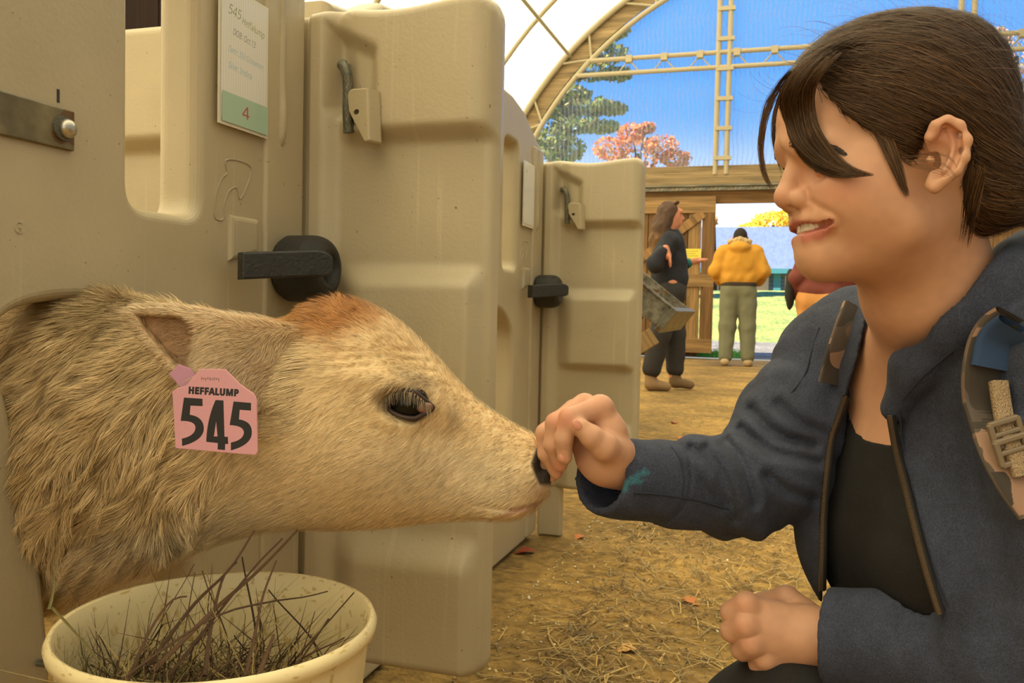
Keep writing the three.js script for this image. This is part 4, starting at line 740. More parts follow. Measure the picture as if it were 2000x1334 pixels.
// lips and the gap between them follow the face: across-the-picture place, height, how deep the middle of the roll lies, radius
const onFace = (pts) => pts.map(([px, py, w, r]) => { const t = px < 1588 ? null : hit(skull, px, py, 0.6, 0.8); const q = hp(px, py, t === null ? w : HD - t - w); return [...q, r]; });
const lipU = chain(onFace([[1561, 430, 0, 0.005], [1575, 428, 0.0155, 0.0046], [1597, 427, 0.002, 0.0038], [1627, 427, 0.0015, 0.0024]]), 0.003), lipD = chain(onFace([[1575, 466, 0, 0.007], [1585, 463, 0.014, 0.0066], [1603, 456, 0.003, 0.0052], [1628, 438, 0.0015, 0.0026]]), 0.003);
const LIPS = [chain(onFace([[1556, 435, 0, 0.003], [1575, 434, 0.0165, 0.0026], [1597, 432, 0, 0.002], [1626, 430, 0, 0.0012]]), 0.002), lipD], GAP = chain(onFace([[1560, 446, 0, 0.0043], [1576, 445, 0.0165, 0.0043], [1597, 441, 0.001, 0.0038], [1613, 437, 0.001, 0.003], [1625, 432, 0.0003, 0.0023]]), 0.002);
const head = fold((x, y, z) => { let d = skull(x, y, z - HD); d = smin(d, lipU(x, y, z), 0.007); d = smin(d, lipD(x, y, z), 0.006); return smax(d, -GAP(x, y, z), 0.0025); });
const earPts = [[1822, 292], [1818, 268], [1828, 246], [1850, 236], [1873, 246], [1887, 274], [1882, 308], [1866, 334], [1842, 352], [1826, 366], [1818, 360]];
const ear = (() => {
  const hel = chain(earPts.map(([px, py], i) => [...hp(px, py, 0.08 + 0.012 * Math.sin(i / 10 * 3.1)), 0.0034]), 0.006), dish = ell(hp(1850, 296, 0.081), [0.0145, 0.0235, 0.0045]), concha = ell(hp(1838, 308, 0.088), [0.0105, 0.015, 0.0105]), anti = chain([[1858, 256], [1866, 280], [1862, 308], [1846, 334]].map(([px, py]) => [...hp(px, py, 0.086), 0.003]), 0.002), tragus = ball(hp(1817, 314, 0.079), 0.0034), lobe = ell(hp(1828, 354, 0.079), [0.0065, 0.009, 0.004]), hollow = chain([[1846, 248], [1872, 264], [1874, 296], [1860, 326]].map(([px, py]) => [...hp(px, py, 0.0905), 0.0028]), 0.002);
  return fold((x, y, z) => { let d = smin(hel(x, y, z), dish(x, y, z), 0.003); d = smin(d, lobe(x, y, z), 0.005); d = smax(d, -concha(x, y, z), 0.003); d = smin(d, anti(x, y, z), 0.003); d = smin(d, tragus(x, y, z), 0.003); return smax(d, -hollow(x, y, z), 0.002); });
})();
const neckF = chain([[...vp(1795, 400, 0.76), 0.05], [...vp(1808, 560, 0.79), 0.05], [...along(NB, 0, -0.01, 0.0), 0.058]], 0.03);
const RS = vp(1650, 705, 1.03), LS = along(NB, 0.165, -0.012, 0);
const torso = (() => {
  const a = ell(along(NB, 0, -0.16, 0.012), [0.148, 0.185, 0.082], AX), b = ell(along(NB, 0, -0.36, 0.008), [0.13, 0.17, 0.088], AX), sh = cap(RS, LS, 0.048, 0.048), tr = [cap(along(NB, 0, 0.02, -0.01), RS, 0.045, 0.04), cap(along(NB, 0, 0.02, -0.01), LS, 0.045, 0.04)], bu = [ell(along(NB, -0.07, -0.185, 0.062), [0.056, 0.062, 0.045], AX), ell(along(NB, 0.07, -0.185, 0.062), [0.056, 0.062, 0.045], AX)];
  return (x, y, z) => { let d = smin(a(x, y, z), b(x, y, z), 0.06); d = smin(d, sh(x, y, z), 0.05); d = smin(d, tr[0](x, y, z), 0.04); d = smin(d, tr[1](x, y, z), 0.04); d = smin(d, bu[0](x, y, z), 0.035); return smin(d, bu[1](x, y, z), 0.035); };
})();
const skinTop = (x, y, z) => smin(smin(head(x, y, z), neckF(x, y, z), 0.03), torso(x, y, z), 0.035);
// hands: a palm and five jointed fingers each
const handR = (() => {
  const f = (pts) => chain(pts.map((p) => W4(...p)), 0.004);
  const fingers = [
    f([[1172, 797, 0.842, 0.0125], [1112, 817, 0.826, 0.0098], [1101, 858, 0.826, 0.0085], [1103, 893, 0.83, 0.0072]]),
    f([[1142, 792, 0.862, 0.0125], [1086, 827, 0.842, 0.01], [1080, 868, 0.842, 0.0088], [1094, 907, 0.85, 0.0074]]),
    f([[1122, 802, 0.88, 0.012], [1066, 846, 0.862, 0.0096], [1068, 886, 0.862, 0.0085], [1086, 922, 0.868, 0.007]]),
    f([[1112, 822, 0.893, 0.0105], [1062, 868, 0.88, 0.0085], [1064, 905, 0.88, 0.0075], [1077, 930, 0.88, 0.0065]]),
  ];
  const thumb = f([[1203, 886, 0.838, 0.016], [1180, 872, 0.822, 0.0135], [1156, 853, 0.816, 0.0105], [1136, 836, 0.816, 0.0088]]);
  const palm = chain([[1172, 800], [1188, 845], [1196, 890]].map(([a, b], i) => W4(a, b, 0.847, 0.0135 + 0.003 * i)), 0.01), palm2 = chain([[1140, 805, 0.872, 0.013], [1152, 860, 0.866, 0.018], [1182, 900, 0.858, 0.022]].map((p) => W4(...p)), 0.01), heel = ell(vp(1163, 900, 0.858), [0.018, 0.014, 0.015]), wrist = cap(vp(1192, 902, 0.855), vp(1300, 940, 0.88), 0.0225, 0.025);
  const nail = ell(vp(1126, 828, 0.8045), [0.0055, 0.0068, 0.003], [[0.8, -0.6, 0], [0.6, 0.8, 0], [0, 0, 1]]);
  return (x, y, z) => { let p = smin(palm(x, y, z), palm2(x, y, z), 0.014); p = smin(p, heel(x, y, z), 0.01); p = smin(p, wrist(x, y, z), 0.014); let fg = 1; for (const q of fingers) fg = smin(fg, q(x, y, z), 0.0018); p = smin(p, fg, 0.006); p = smin(p, thumb(x, y, z), 0.006); return smax(p, -nail(x, y, z), 0.0012); };
})();
const handL = (() => {
  const f = (pts) => chain(pts.map((p) => W4(...p)), 0.004);
  const fingers = [
    f([[1456, 1180, 0.862, 0.0125], [1428, 1196, 0.872, 0.0105], [1440, 1204, 0.905, 0.009], [1475, 1206, 0.905, 0.008]]),
    f([[1455, 1220, 0.855, 0.0125], [1429, 1232, 0.868, 0.0107], [1438, 1240, 0.902, 0.009], [1472, 1240, 0.905, 0.008]]),
    f([[1466, 1256, 0.855, 0.012], [1449, 1268, 0.868, 0.0104], [1456, 1276, 0.9, 0.009], [1486, 1272, 0.903, 0.008]]),
    f([[1493, 1286, 0.862, 0.0112], [1482, 1297, 0.872, 0.0095], [1488, 1302, 0.896, 0.008], [1512, 1298, 0.9, 0.0072]]),
  ];
  const th = f([[1575, 1198, 0.885, 0.014], [1535, 1168, 0.895, 0.0125], [1490, 1178, 0.905, 0.0105], [1462, 1190, 0.912, 0.009]]);
  const pl = [cap(vp(1462, 1186, 0.866), vp(1590, 1225, 0.868), 0.0128, 0.017), cap(vp(1460, 1222, 0.86), vp(1580, 1238, 0.864), 0.0132, 0.019), cap(vp(1472, 1256, 0.861), vp(1580, 1250, 0.864), 0.013, 0.019), cap(vp(1500, 1284, 0.866), vp(1580, 1260, 0.867), 0.0118, 0.017)], wr = cap(vp(1580, 1242, 0.866), vp(1720, 1252, 0.83), 0.026, 0.025);
  return (x, y, z) => { let p = pl[0](x, y, z); for (let i = 1; i < 4; i++) p = smin(p, pl[i](x, y, z), 0.009); p = smin(p, wr(x, y, z), 0.014); let fg = 1; for (const q of fingers) fg = Math.min(fg, q(x, y, z)); p = smin(p, fg, 0.0065); return smin(p, th(x, y, z), 0.006); };
})();
const skinColor = (x, y, z) => {
  const c = [0.56, 0.3, 0.185], mix = (k, t) => { for (let i = 0; i < 3; i++) c[i] += (k[i] - c[i]) * t; }, n = noise3(x * 160, y * 160, z * 160), m = noise3(x * 45, y * 45, z * 45);
  const [px, py] = toPx(x, y, z), w = Math.abs(z + HD);
  if (px > 1480 && py < 640) {
    const g = (cx, cy, rx, ry) => gau(px, py, cx, cy, rx, ry);
    mix([0.54, 0.21, 0.14], 0.45 * g(1640, 370, 60, 34) + 0.3 * g(1520, 385, 26, 22) + 0.28 * g(1600, 335, 40, 16));
    mix([0.52, 0.2, 0.13], 0.6 * g(1850, 262, 30, 26));
    const l = Math.min(LIPS[0](x, y, w) - 0.0002, LIPS[1](x, y, w)); mix([0.5, 0.15, 0.12], 0.85 * (1 - smoothstep(l, 0.0006, 0.0024)) * (px < 1640 ? 1 : 0));
  } else if (px < 1260 && py > 700) mix([0.58, 0.22, 0.14], 0.55 * smoothstep(gau(px, py, 1095, 820, 45, 30) + 0.2 * m, 0.3, 1) + 0.5 * smoothstep(gau(px, py, 1090, 915, 22, 24), 0.4, 1) + 0.25 * gau(px, py, 1150, 790, 40, 16));
  else if (px < 1640 && py > 1100) mix([0.54, 0.22, 0.13], 0.5 * Math.max(gau(px, py, 1452, 1180, 22, 14), gau(px, py, 1450, 1222, 20, 14), gau(px, py, 1464, 1256, 18, 12)));
  const k = 1 + 0.05 * n + 0.05 * m; return [c[0] * k, c[1] * k, c[2] * k];
};
const bare = (g) => { const o = new THREE.BufferGeometry(); for (const k of ['position', 'normal', 'color']) o.setAttribute(k, g.attributes[k]); o.setIndex(g.index); return o; };
{
  const hi = nets(skinTop, [0.205, 0.004, -0.9], [0.47, 0.29, -0.62], 0.0019), chest = nets(skinTop, [0.24, -0.15, -1.0], [0.5, 0.012, -0.68], 0.0035), er = nets(ear, [0.302, 0.105, -0.862], [0.41, 0.186, -0.636], 0.0015);
  const hr = nets(handR, [0.015, -0.16, -0.905], [0.14, -0.045, -0.79], 0.0016), hl = nets(handL, [0.19, -0.35, -0.93], [0.34, -0.24, -0.82], 0.0018);
  // the rest of the figure, under its clothes
  const lower = [chain([[...along(NB, 0.08, -0.5, 0), 0.07], [...vp(1500, 1420, 0.9), 0.045], [...vp(1620, 1900, 0.86), 0.035], [...vp(1540, 1960, 0.86), 0.03]], 0.03), chain([[...along(NB, -0.08, -0.5, 0), 0.07], [...vp(1380, 1700, 1.1), 0.045], [...vp(1800, 1720, 1.1), 0.035]], 0.03), chain([[...RS, 0.04], [...vp(1466, 965, 0.93), 0.034], [...vp(1240, 925, 0.867), 0.025]], 0.02), chain([[...LS, 0.04], [...vp(2085, 1290, 0.72), 0.034], [...vp(1680, 1250, 0.84), 0.025]], 0.02), cap(along(NB, 0, -0.3, 0), along(NB, 0, -0.5, 0), 0.09, 0.1)];
  const rest = nets((x, y, z) => { let d = torso(x, y, z) + 0.006; for (const q of lower) d = smin(d, q(x, y, z), 0.03); return d; }, [0.09, -0.74, -1.3], [0.66, -0.1, -0.6], 0.014);
  const body = mergeGeometries([hi, chest, er, hr, hl, rest].map((g) => bare(paint(g, skinColor)))); body.applyMatrix4(VIEW);
  M.skin = phys(0xffffff, { vertexColors: true, roughness: 0.5, specularIntensity: 0.6, sheen: 0.25, sheenColor: rgb(1, 0.6, 0.45), sheenRoughness: 0.5 });
  part(WOMAN, 'body', body, M.skin);
  const put = (name, g, m, label, parent = WOMAN) => { g.applyMatrix4(VIEW); return part(parent, name, g, m, label); };
  // eyes, teeth, eyebrows, nails
  for (const s of [1, -1]) {
    const e = hp(1618, 318, 0.0325), c = [e[0], e[1], -HD + s * e[2]], w = put('eye', new THREE.SphereGeometry(0.0125, 28, 20).translate(...c), phys(srgb(226, 214, 204), { roughness: 0.15 }));
    const iris = new THREE.SphereGeometry(0.0062, 20, 14); iris.scale(0.4, 1, 1); iris.rotateY(-s * 0.2); put('iris', iris.translate(c[0] - 0.0104, c[1] - 0.0022, c[2] + s * 0.002), phys(srgb(52, 42, 34), { roughness: 0.08 }), undefined, w);
    const S = new Strands(), R = rng(3 + s);
    for (let i = 0; i < 420; i++) { const t = R(), w = lerp(0.012, 0.052, Math.pow(t, 0.8)), px = lerp(1540, 1650, t), py = 284 - 9 * Math.sin(t * 3) + 20 * t * t + (R() - 0.5) * lerp(13, 5, t), dz = (hit(head, px, py, 0.6, 0.9) ?? (HD - w)) - 0.0008, o = v3(...vp(px, py, dz)); if (s < 0) o.z = -2 * HD - o.z; const dd = v3(0.0032 + 0.002 * t, 0.0014 - 0.0022 * t, 0); S.add([o, o.clone().add(dd).add(v3(0, 0, s * 0.0006)), o.clone().addScaledVector(dd, 1.8)], 0.0005, v3(0, 1, 0), [0.05, 0.03, 0.02]); }
    for (let i = 0; i < 50; i++) { const t = R() * 2 - 1, o = v3(c[0] - 0.0115 * Math.cos(t * 0.9), c[1] + 0.0012, c[2] + 0.0125 * Math.sin(t * 0.9)); S.add([o, o.clone().add(v3(-0.004, -0.0006, t * 0.001)), o.clone().add(v3(-0.0075, 0.001, t * 0.002))], 0.0004, v3(0, 0, 1), [0.03, 0.02, 0.015]); }
    const g = put('eyebrow', S.geometry(), std(0xffffff, { vertexColors: true, roughness: 0.7, side: THREE.DoubleSide })); g.userData.kind = 'stuff';
  }
  const teethM = phys(srgb(226, 214, 196), { roughness: 0.25 });
  for (const [i, px, w, h, turn] of [[0, 1573, 0.0042, 0.0105, 0.25], [0, 1573, -0.0042, 0.0105, -0.25], [1, 1578, 0.0112, 0.0098, 0.55], [1, 1578, -0.0112, 0.0098, -0.55], [2, 1588, 0.0172, 0.0095, 0.9], [2, 1588, -0.0172, 0.0095, -0.9], [3, 1600, 0.0215, 0.008, 1.15], [3, 1600, -0.0215, 0.008, -1.15], [4, 1612, 0.0245, 0.006, 1.3], [4, 1612, -0.0245, 0.006, -1.3]]) { const q = hp(px, 442 - i * 1.6, Math.abs(w)), t = new RoundedBoxGeometry(0.004, h, 0.0074, 3, 0.0018); t.rotateY(turn); put('tooth', t.translate(q[0] + 0.0006, q[1], -HD + Math.sign(w) * (Math.abs(w) - 0.001)), teethM); }
  const nailM = phys(srgb(208, 142, 116), { roughness: 0.25 });
  for (const [px, py, d, rx, ry, rot] of [[1127, 830, 0.8075, 0.004, 0.0055, 0.75], [1098, 893, 0.8235, 0.003, 0.0045, 0.2]]) { const g = new THREE.SphereGeometry(1, 18, 12); g.scale(rx, ry, 0.0014); g.rotateZ(rot); put('fingernail', g.translate(...vp(px, py, d)), nailM); }
}
// ---------------------------------------------------------------- clothes
const OPEN = [[1706, 555], [1678, 690], [1654, 770], [1624, 850], [1608, 1000], [1606, 1200], [1612, 1420], [1880, 1420], [1838, 1200], [1800, 1080], [1766, 940], [1738, 806], [1792, 700], [1850, 610], [1960, 430], [1800, 380]];
const sleeveR = [[1690, 650, 1.0, 0.058], [1640, 712, 1.02, 0.068], [1556, 838, 0.98, 0.066], [1492, 925, 0.945, 0.056], [1454, 956, 0.93, 0.047], [1390, 949, 0.912, 0.044], [1300, 941, 0.885, 0.037], [1215, 935, 0.865, 0.034], [1120, 925, 0.845, 0.035]].map((p) => W4(...p));
const sleeveL = [[...along(LS, 0, 0, 0), 0.068], W4(2110, 900, 0.7, 0.064), W4(2085, 1275, 0.72, 0.056), W4(1950, 1280, 0.755, 0.05), W4(1800, 1262, 0.8, 0.043), W4(1700, 1249, 0.83, 0.041), W4(1600, 1240, 0.855, 0.0395), W4(1540, 1236, 0.87, 0.04)];
const FOLDS = [[[1380, 876], [1410, 920], [1428, 966], [1437, 1012]], [[1418, 862], [1442, 890], [1458, 925], [1474, 985]], [[1352, 876], [1378, 900], [1400, 930], [1416, 985]], [[1447, 838], [1480, 866], [1515, 885], [1600, 902]], [[1520, 790], [1545, 812], [1572, 830], [1616, 848]], [[1468, 800], [1500, 838], [1540, 860], [1590, 872]], [[1500, 930], [1540, 960], [1590, 975]]];
const hoodie = (() => {
  const grow = (l, r) => chain(l.map((p) => [p[0], p[1], p[2], p[3] + r]), 0.025), sR = grow(sleeveR, 0), iR = grow(sleeveR, -0.0075), sL = grow(sleeveL, 0), iL = grow(sleeveL, -0.0075);
  const cR = vp(1166, 928, 0.858), nR = [-0.78, 0.2, 0.59], cL = vp(1616, 1240, 0.855), nL = [-0.85, 0.0, -0.53];
  const hood = [chain([[1748, 796, 0.8, 0.014], [1800, 702, 0.775, 0.022], [1872, 622, 0.752, 0.031], [1950, 572, 0.745, 0.037], [2040, 545, 0.8, 0.05]].map((p) => W4(...p)), 0.02), chain([[2040, 545, 0.8, 0.05], [1990, 560, 0.95, 0.045], [1860, 590, 1.0, 0.035], [1730, 600, 0.97, 0.022], [1690, 670, 0.955, 0.02], [1657, 768, 0.94, 0.013]].map((p) => W4(...p)), 0.02)];
  const plane = (x, y, z, c, n) => (x - c[0]) * n[0] + (y - c[1]) * n[1] + (z - c[2]) * n[2];
  return (x, y, z) => {
    const [px, py] = toPx(x, y, z), dep = -z;
    const inner = torso(x, y, z), shell = inner - 0.017 - 0.004 * smoothstep(-y, 0.12, 0.3) + 0.004 * (1 - 2 * Math.abs(noise3(x * 9 + y * 4, y * 5, z * 12)));
    let body = Math.max(shell, 0.0035 - inner);
    if (shell > -0.06 && shell < 0.06) { const o = polySd(px, py, OPEN) * dep / FOCAL, front = (x - NB[0]) * AX[2][0] + (z - NB[2]) * AX[2][2]; body = smax(body, -Math.max(o, -front - 0.02), 0.003); }
    body = Math.max(body, -y - 0.52);
    const w = noise3(x * 26 + y * 18, y * 14, z * 16), w2 = noise3(x * 60 + y * 34, y * 30, z * 40), bend = 1 - smoothstep(Math.hypot(x - 0.25, (y + 0.16) * 1.2), 0.05, 0.14), fl = (0.004 + 0.006 * bend) * (0.5 - 1.5 * Math.abs(w)) + 0.0016 * w2;
    const band = Math.abs(plane(x, y, z, cR, nR) + 0.066), cuff = 0.0016 * Math.exp(-((band / 0.002) ** 2));
    const qR = plane(x, y, z, cR, nR), qL = plane(x, y, z, cL, nL);
    let crease = 0; if (px < 1640 && py > 740 && py < 1060 && dep < 1.02) { const o = sR(x, y, z); if (o > -0.03 && o < 0.03) for (let i = 0; i < FOLDS.length; i++) { const q = polyD(px, py, FOLDS[i]); crease += 0.0048 * Math.exp(-((q / 9) ** 2)) - 0.0024 * Math.exp(-(((q - 20) / 12) ** 2)); } }
    let a = Math.max(sR(x, y, z) + crease + fl * smoothstep(-qR, 0.05, 0.09) + cuff, -Math.max(iR(x, y, z), -0.05 - qR)); a = smax(a, plane(x, y, z, cR, nR), 0.003);
    let b = Math.max(sL(x, y, z) + fl * 0.8 * smoothstep(-qL, 0.05, 0.12), -Math.max(iL(x, y, z), -0.03 - qL)); b = smax(b, plane(x, y, z, cL, nL), 0.003);
    a = Math.max(a, 0.0035 - inner); b = Math.max(b, 0.0035 - inner);
    let d = smin(body, a, 0.015); d = smin(d, b, 0.015);
    const h = Math.min(hood[0](x, y, z), hood[1](x, y, z)) + 0.0025 * noise3(x * 30, y * 40, z * 30);
    const clear = neckF(x, y, z) - 0.006; // leaves the throat free
    return smin(d, smax(h, -clear, 0.012), 0.008);
  };
})();
const heather = tex(512, 512, (u, v) => { const k = 0.76 + 0.34 * (wrapFbm(u, v, 200, 120, 151, 2) - 0.5) + 0.2 * (wrapFbm(u, v, 8, 8, 155, 3) - 0.5); return [k, k, k * 1.03]; }, { metres: 0.12 });
const knit = tex(256, 256, (u, v) => wrapFbm(u, v, 100, 60, 161, 2), { color: false, metres: 0.06 });
const centre = v3(...NB).applyMatrix4(VIEW);
{
  const g = nets(hoodie, [0.045, -0.5, -1.13], [0.6, 0.12, -0.55], 0.0038);
  paint(g, (x, y, z) => { const [px, py] = toPx(x, y, z), s = polyD(px, py, [[1204, 956], [1222, 942], [1240, 936], [1262, 922]]) + 7 * noise3(px * 0.12, py * 0.12, 4); return s < 6 && -z < 0.87 ? [0.06, 0.22, 0.28] : [0.062, 0.074, 0.118]; });
  g.applyMatrix4(VIEW);
  M.hoodie = std(0xffffff, { vertexColors: true, map: heather, bumpMap: knit, bumpScale: 0.0006, roughness: 0.95 });
  part(WOMAN, 'hoodie', boxUV(g), M.hoodie, 'open navy heather hoodie with a blue paint smear on one cuff');
  const NECK = [[1560, 700], [1640, 740], [1668, 838], [1690, 858], [1735, 868], [1800, 862], [1900, 800], [2300, 700]];
  const line = (px) => { for (let i = 0; i + 1 < NECK.length; i++) if (px <= NECK[i + 1][0]) return lerp(NECK[i][1], NECK[i + 1][1], clamp((px - NECK[i][0]) / (NECK[i + 1][0] - NECK[i][0]), 0, 1)); return 700; };
  const shirt = nets((x, y, z) => { const [px, py] = toPx(x, y, z), s = torso(x, y, z) - 0.0025 + 0.002 * (1 - 2 * Math.abs(noise3(x * 20 + y * 14, y * 22, z * 14))) * smoothstep(-y, 0.1, 0.2), c = (line(px) - py) * -z / FOCAL; return smax(s, Math.max(c, -0.55 - y), 0.004); }, [0.26, -0.56, -1.06], [0.56, 0.02, -0.66], 0.0045);
  shirt.applyMatrix4(VIEW);
  part(WOMAN, 'shirt', boxUV(shirt), std(srgb(32, 28, 26), { map: heather, bumpMap: knit, bumpScale: 0.0004, roughness: 0.95 }), 'black scoop-neck shirt');
  const legs = [chain([[...along(NB, 0.08, -0.5, 0), 0.085], [...vp(1560, 1400, 0.88), 0.066], [...vp(1470, 1425, 0.9), 0.055]], 0.03), chain([[...vp(1470, 1425, 0.9), 0.055], [...vp(1620, 1900, 0.86), 0.045], [...vp(1630, 1930, 0.86), 0.043]], 0.02), chain([[...along(NB, -0.08, -0.5, 0), 0.085], [...vp(1380, 1700, 1.1), 0.06], [...vp(1800, 1720, 1.1), 0.045]], 0.03), cap(along(NB, 0, -0.42, 0), along(NB, 0, -0.5, 0), 0.12, 0.125)];
  const trou = nets((x, y, z) => { let d = legs[0](x, y, z); for (let i = 1; i < 4; i++) d = smin(d, legs[i](x, y, z), 0.03); return d + 0.002 * noise3(x * 30, y * 30, z * 30); }, [0.08, -0.78, -1.32], [0.75, -0.3, -0.68], 0.009);
  trou.applyMatrix4(VIEW);
  part(WOMAN, 'trousers', boxUV(trou), std(srgb(38, 36, 36), { map: heather, roughness: 0.95 }));
  const shoe = nets(chain([[...vp(1600, 1940, 0.86), 0.04], [...vp(1500, 1985, 0.87), 0.032]], 0.02), [0.14, -0.76, -1.0], [0.42, -0.58, -0.76], 0.008); shoe.applyMatrix4(VIEW); part(WOMAN, 'shoe', shoe, M.black);
  // zip fasteners along both front edges
  const zipLine = (pts, name) => {
    const P = pts.map(([px, py]) => { const t = hit(hoodie, px + (px > 1700 ? 6 : -3), py) ?? 0.9; return v3(...vp(px, py, t - 0.001)); }), c = new THREE.CatmullRomCurve3(P);
    const tape = tube(P, 0.0042, 80, 8); tape.applyMatrix4(VIEW); const t = part(WOMAN, name, tape, std(srgb(34, 30, 28), { roughness: 0.8 }));
    const teeth = []; for (let i = 0, n = 110; i < n; i++) { const q = c.getPointAt(i / (n - 1)), b = new THREE.BoxGeometry(0.0034, 0.0016, 0.0034); b.rotateZ(0.2); teeth.push(b.translate(q.x - 0.0028, q.y, q.z + 0.0032)); }
    const tg = merged(teeth); tg.applyMatrix4(VIEW); const m = part(t, 'zip_teeth', tg, std(srgb(96, 80, 62), { roughness: 0.4, metalness: 0.4 })); m.userData.kind = 'stuff';
  };
  zipLine([[1740, 812], [1752, 880], [1768, 945], [1785, 1015], [1803, 1085], [1820, 1145], [1836, 1195]], 'zipper');
  zipLine([[1653, 775], [1640, 812], [1625, 855], [1615, 930], [1609, 1005], [1607, 1090], [1606, 1150]], 'zipper');
  // sewn seams
  for (const pts of [[[1312, 874], [1327, 895], [1334, 925], [1333, 955], [1325, 985], [1312, 1003]], [[1196, 962], [1240, 962], [1290, 966], [1333, 972], [1380, 982], [1425, 994]], [[1600, 640], [1584, 690], [1572, 730], [1550, 762], [1528, 785]], [[1756, 800], [1766, 880], [1784, 960], [1804, 1040], [1828, 1120], [1852, 1185]], [[1762, 782], [1800, 738], [1850, 694], [1900, 662], [1950, 640]]]) {
    const P = pts.map(([px, py]) => [px, py, hit(hoodie, px, py)]).filter((q) => q[2] !== null).map(([px, py, d]) => v3(...vp(px, py, d + 0.0002))); if (P.length < 3) continue;
    const g = tube(P, 0.0011, 60, 6); g.applyMatrix4(VIEW); part(WOMAN, 'seam', g, std(srgb(40, 44, 58), { roughness: 1 }));
  }
}
// ---------------------------------------------------------------- backpack
{
  const camo = tex(512, 512, (u, v) => { const a = wrapFbm(u, v, 5, 5, 171, 3), b = wrapFbm(u, v, 6, 6, 175, 3), c = wrapFbm(u, v, 5, 5, 179, 2); return a > 0.58 ? [0.24, 0.21, 0.19] : b > 0.57 ? [0.58, 0.46, 0.38] : c > 0.55 ? [0.42, 0.34, 0.29] : [0.33, 0.29, 0.26]; }, { metres: 0.22 });
  const bp = thing('backpack', 'camouflage backpack worn over the navy hoodie', 'backpack', (() => { const q = v3(...along(NB, 0, -0.45, -0.2)).applyMatrix4(VIEW); return q; })());
  const M1 = std(0xffffff, { map: camo, roughness: 0.9 });
  const bag = nets((x, y, z) => { const q = [0, 1, 2].map((i) => (x - NB[0]) * AX[i][0] + (y - NB[1]) * AX[i][1] + (z - NB[2]) * AX[i][2]), dx = Math.abs(q[0]) - 0.11, dy = Math.abs(q[1] + 0.22) - 0.17, dz = Math.abs(q[2] + 0.215) - 0.045, o = Math.hypot(Math.max(dx, 0), Math.max(dy, 0), Math.max(dz, 0)) + Math.min(0, Math.max(dx, dy, dz)); return o - 0.035; }, [0.45, -0.5, -1.15], [0.85, 0.08, -0.65], 0.012);
  bag.applyMatrix4(VIEW); part(bp, 'pack', boxUV(bag), M1);
  const strap = (pts, w, name, mat, lift = 0.006) => { // a padded band lying on the hoodie
    const P = pts.map(([px, py, d]) => v3(...vp(px, py, d ?? ((hit(hoodie, px, py) ?? 0.8) - lift)))), c = new THREE.CatmullRomCurve3(P), n = 60, ring = 12, pos = [], idx = [];
    for (let i = 0; i <= n; i++) { const o = c.getPointAt(i / n), t = c.getTangentAt(i / n), s = v3().crossVectors(t, v3(0, 0, 1)).normalize(), k = v3().crossVectors(s, t).normalize(); for (let j = 0; j < ring; j++) { const a = j / ring * 6.2832, ca = Math.cos(a), sa = Math.sin(a); const q = o.clone().addScaledVector(s, w / 2 * Math.sign(ca) * Math.pow(Math.abs(ca), 0.4)).addScaledVector(k, 0.0045 * Math.sign(sa) * Math.pow(Math.abs(sa), 0.7)); pos.push(q.x, q.y, q.z); if (i < n) { const b = i * ring + j, e = i * ring + (j + 1) % ring; idx.push(b, b + ring, e, e, b + ring, e + ring); } } }
    const g = new THREE.BufferGeometry(); g.setAttribute('position', new THREE.BufferAttribute(new Float32Array(pos), 3)); g.setIndex(idx); g.computeVertexNormals(); g.applyMatrix4(VIEW); return part(bp, name, boxUV(g), mat);
  };
  const s1 = strap([[1992, 628], [1950, 660], [1932, 720], [1934, 790], [1958, 860], [1990, 920], [2040, 990]], 0.044, 'shoulder_strap', M1);
  strap([[1990, 640], [1952, 668], [1940, 720]], 0.036, 'strap_patch', std(srgb(40, 62, 96), { roughness: 0.9 }), 0.0105);
  strap([[1950, 745], [1958, 800], [1972, 860], [1996, 930]], 0.014, 'webbing', std(srgb(158, 134, 104), { roughness: 0.9, bumpMap: knit, bumpScale: 0.002 }), 0.0125);
  const bk = (px, py) => { const d = (hit(hoodie, px, py) ?? 0.8) - 0.016, o = v3(...vp(px, py, d)), g = merged([[0, 0.009, 0.024, 0.0045], [0, -0.009, 0.024, 0.0045], [-0.011, 0, 0.0045, 0.02], [0.011, 0, 0.0045, 0.02], [0, 0, 0.022, 0.004]].map(([a, b, w, h]) => new RoundedBoxGeometry(w, h, 0.005, 2, 0.0015).translate(a, b, 0))); g.rotateZ(0.3); g.translate(o.x, o.y, o.z); g.applyMatrix4(VIEW); part(bp, 'buckle', g, std(srgb(120, 104, 84), { roughness: 0.5 })); };
  bk(1966, 845); bk(1978, 880);
  strap([[1668, 600], [1654, 640], [1641, 680], [1630, 715], [1622, 750]], 0.026, 'shoulder_strap', M1, 0.005);
}
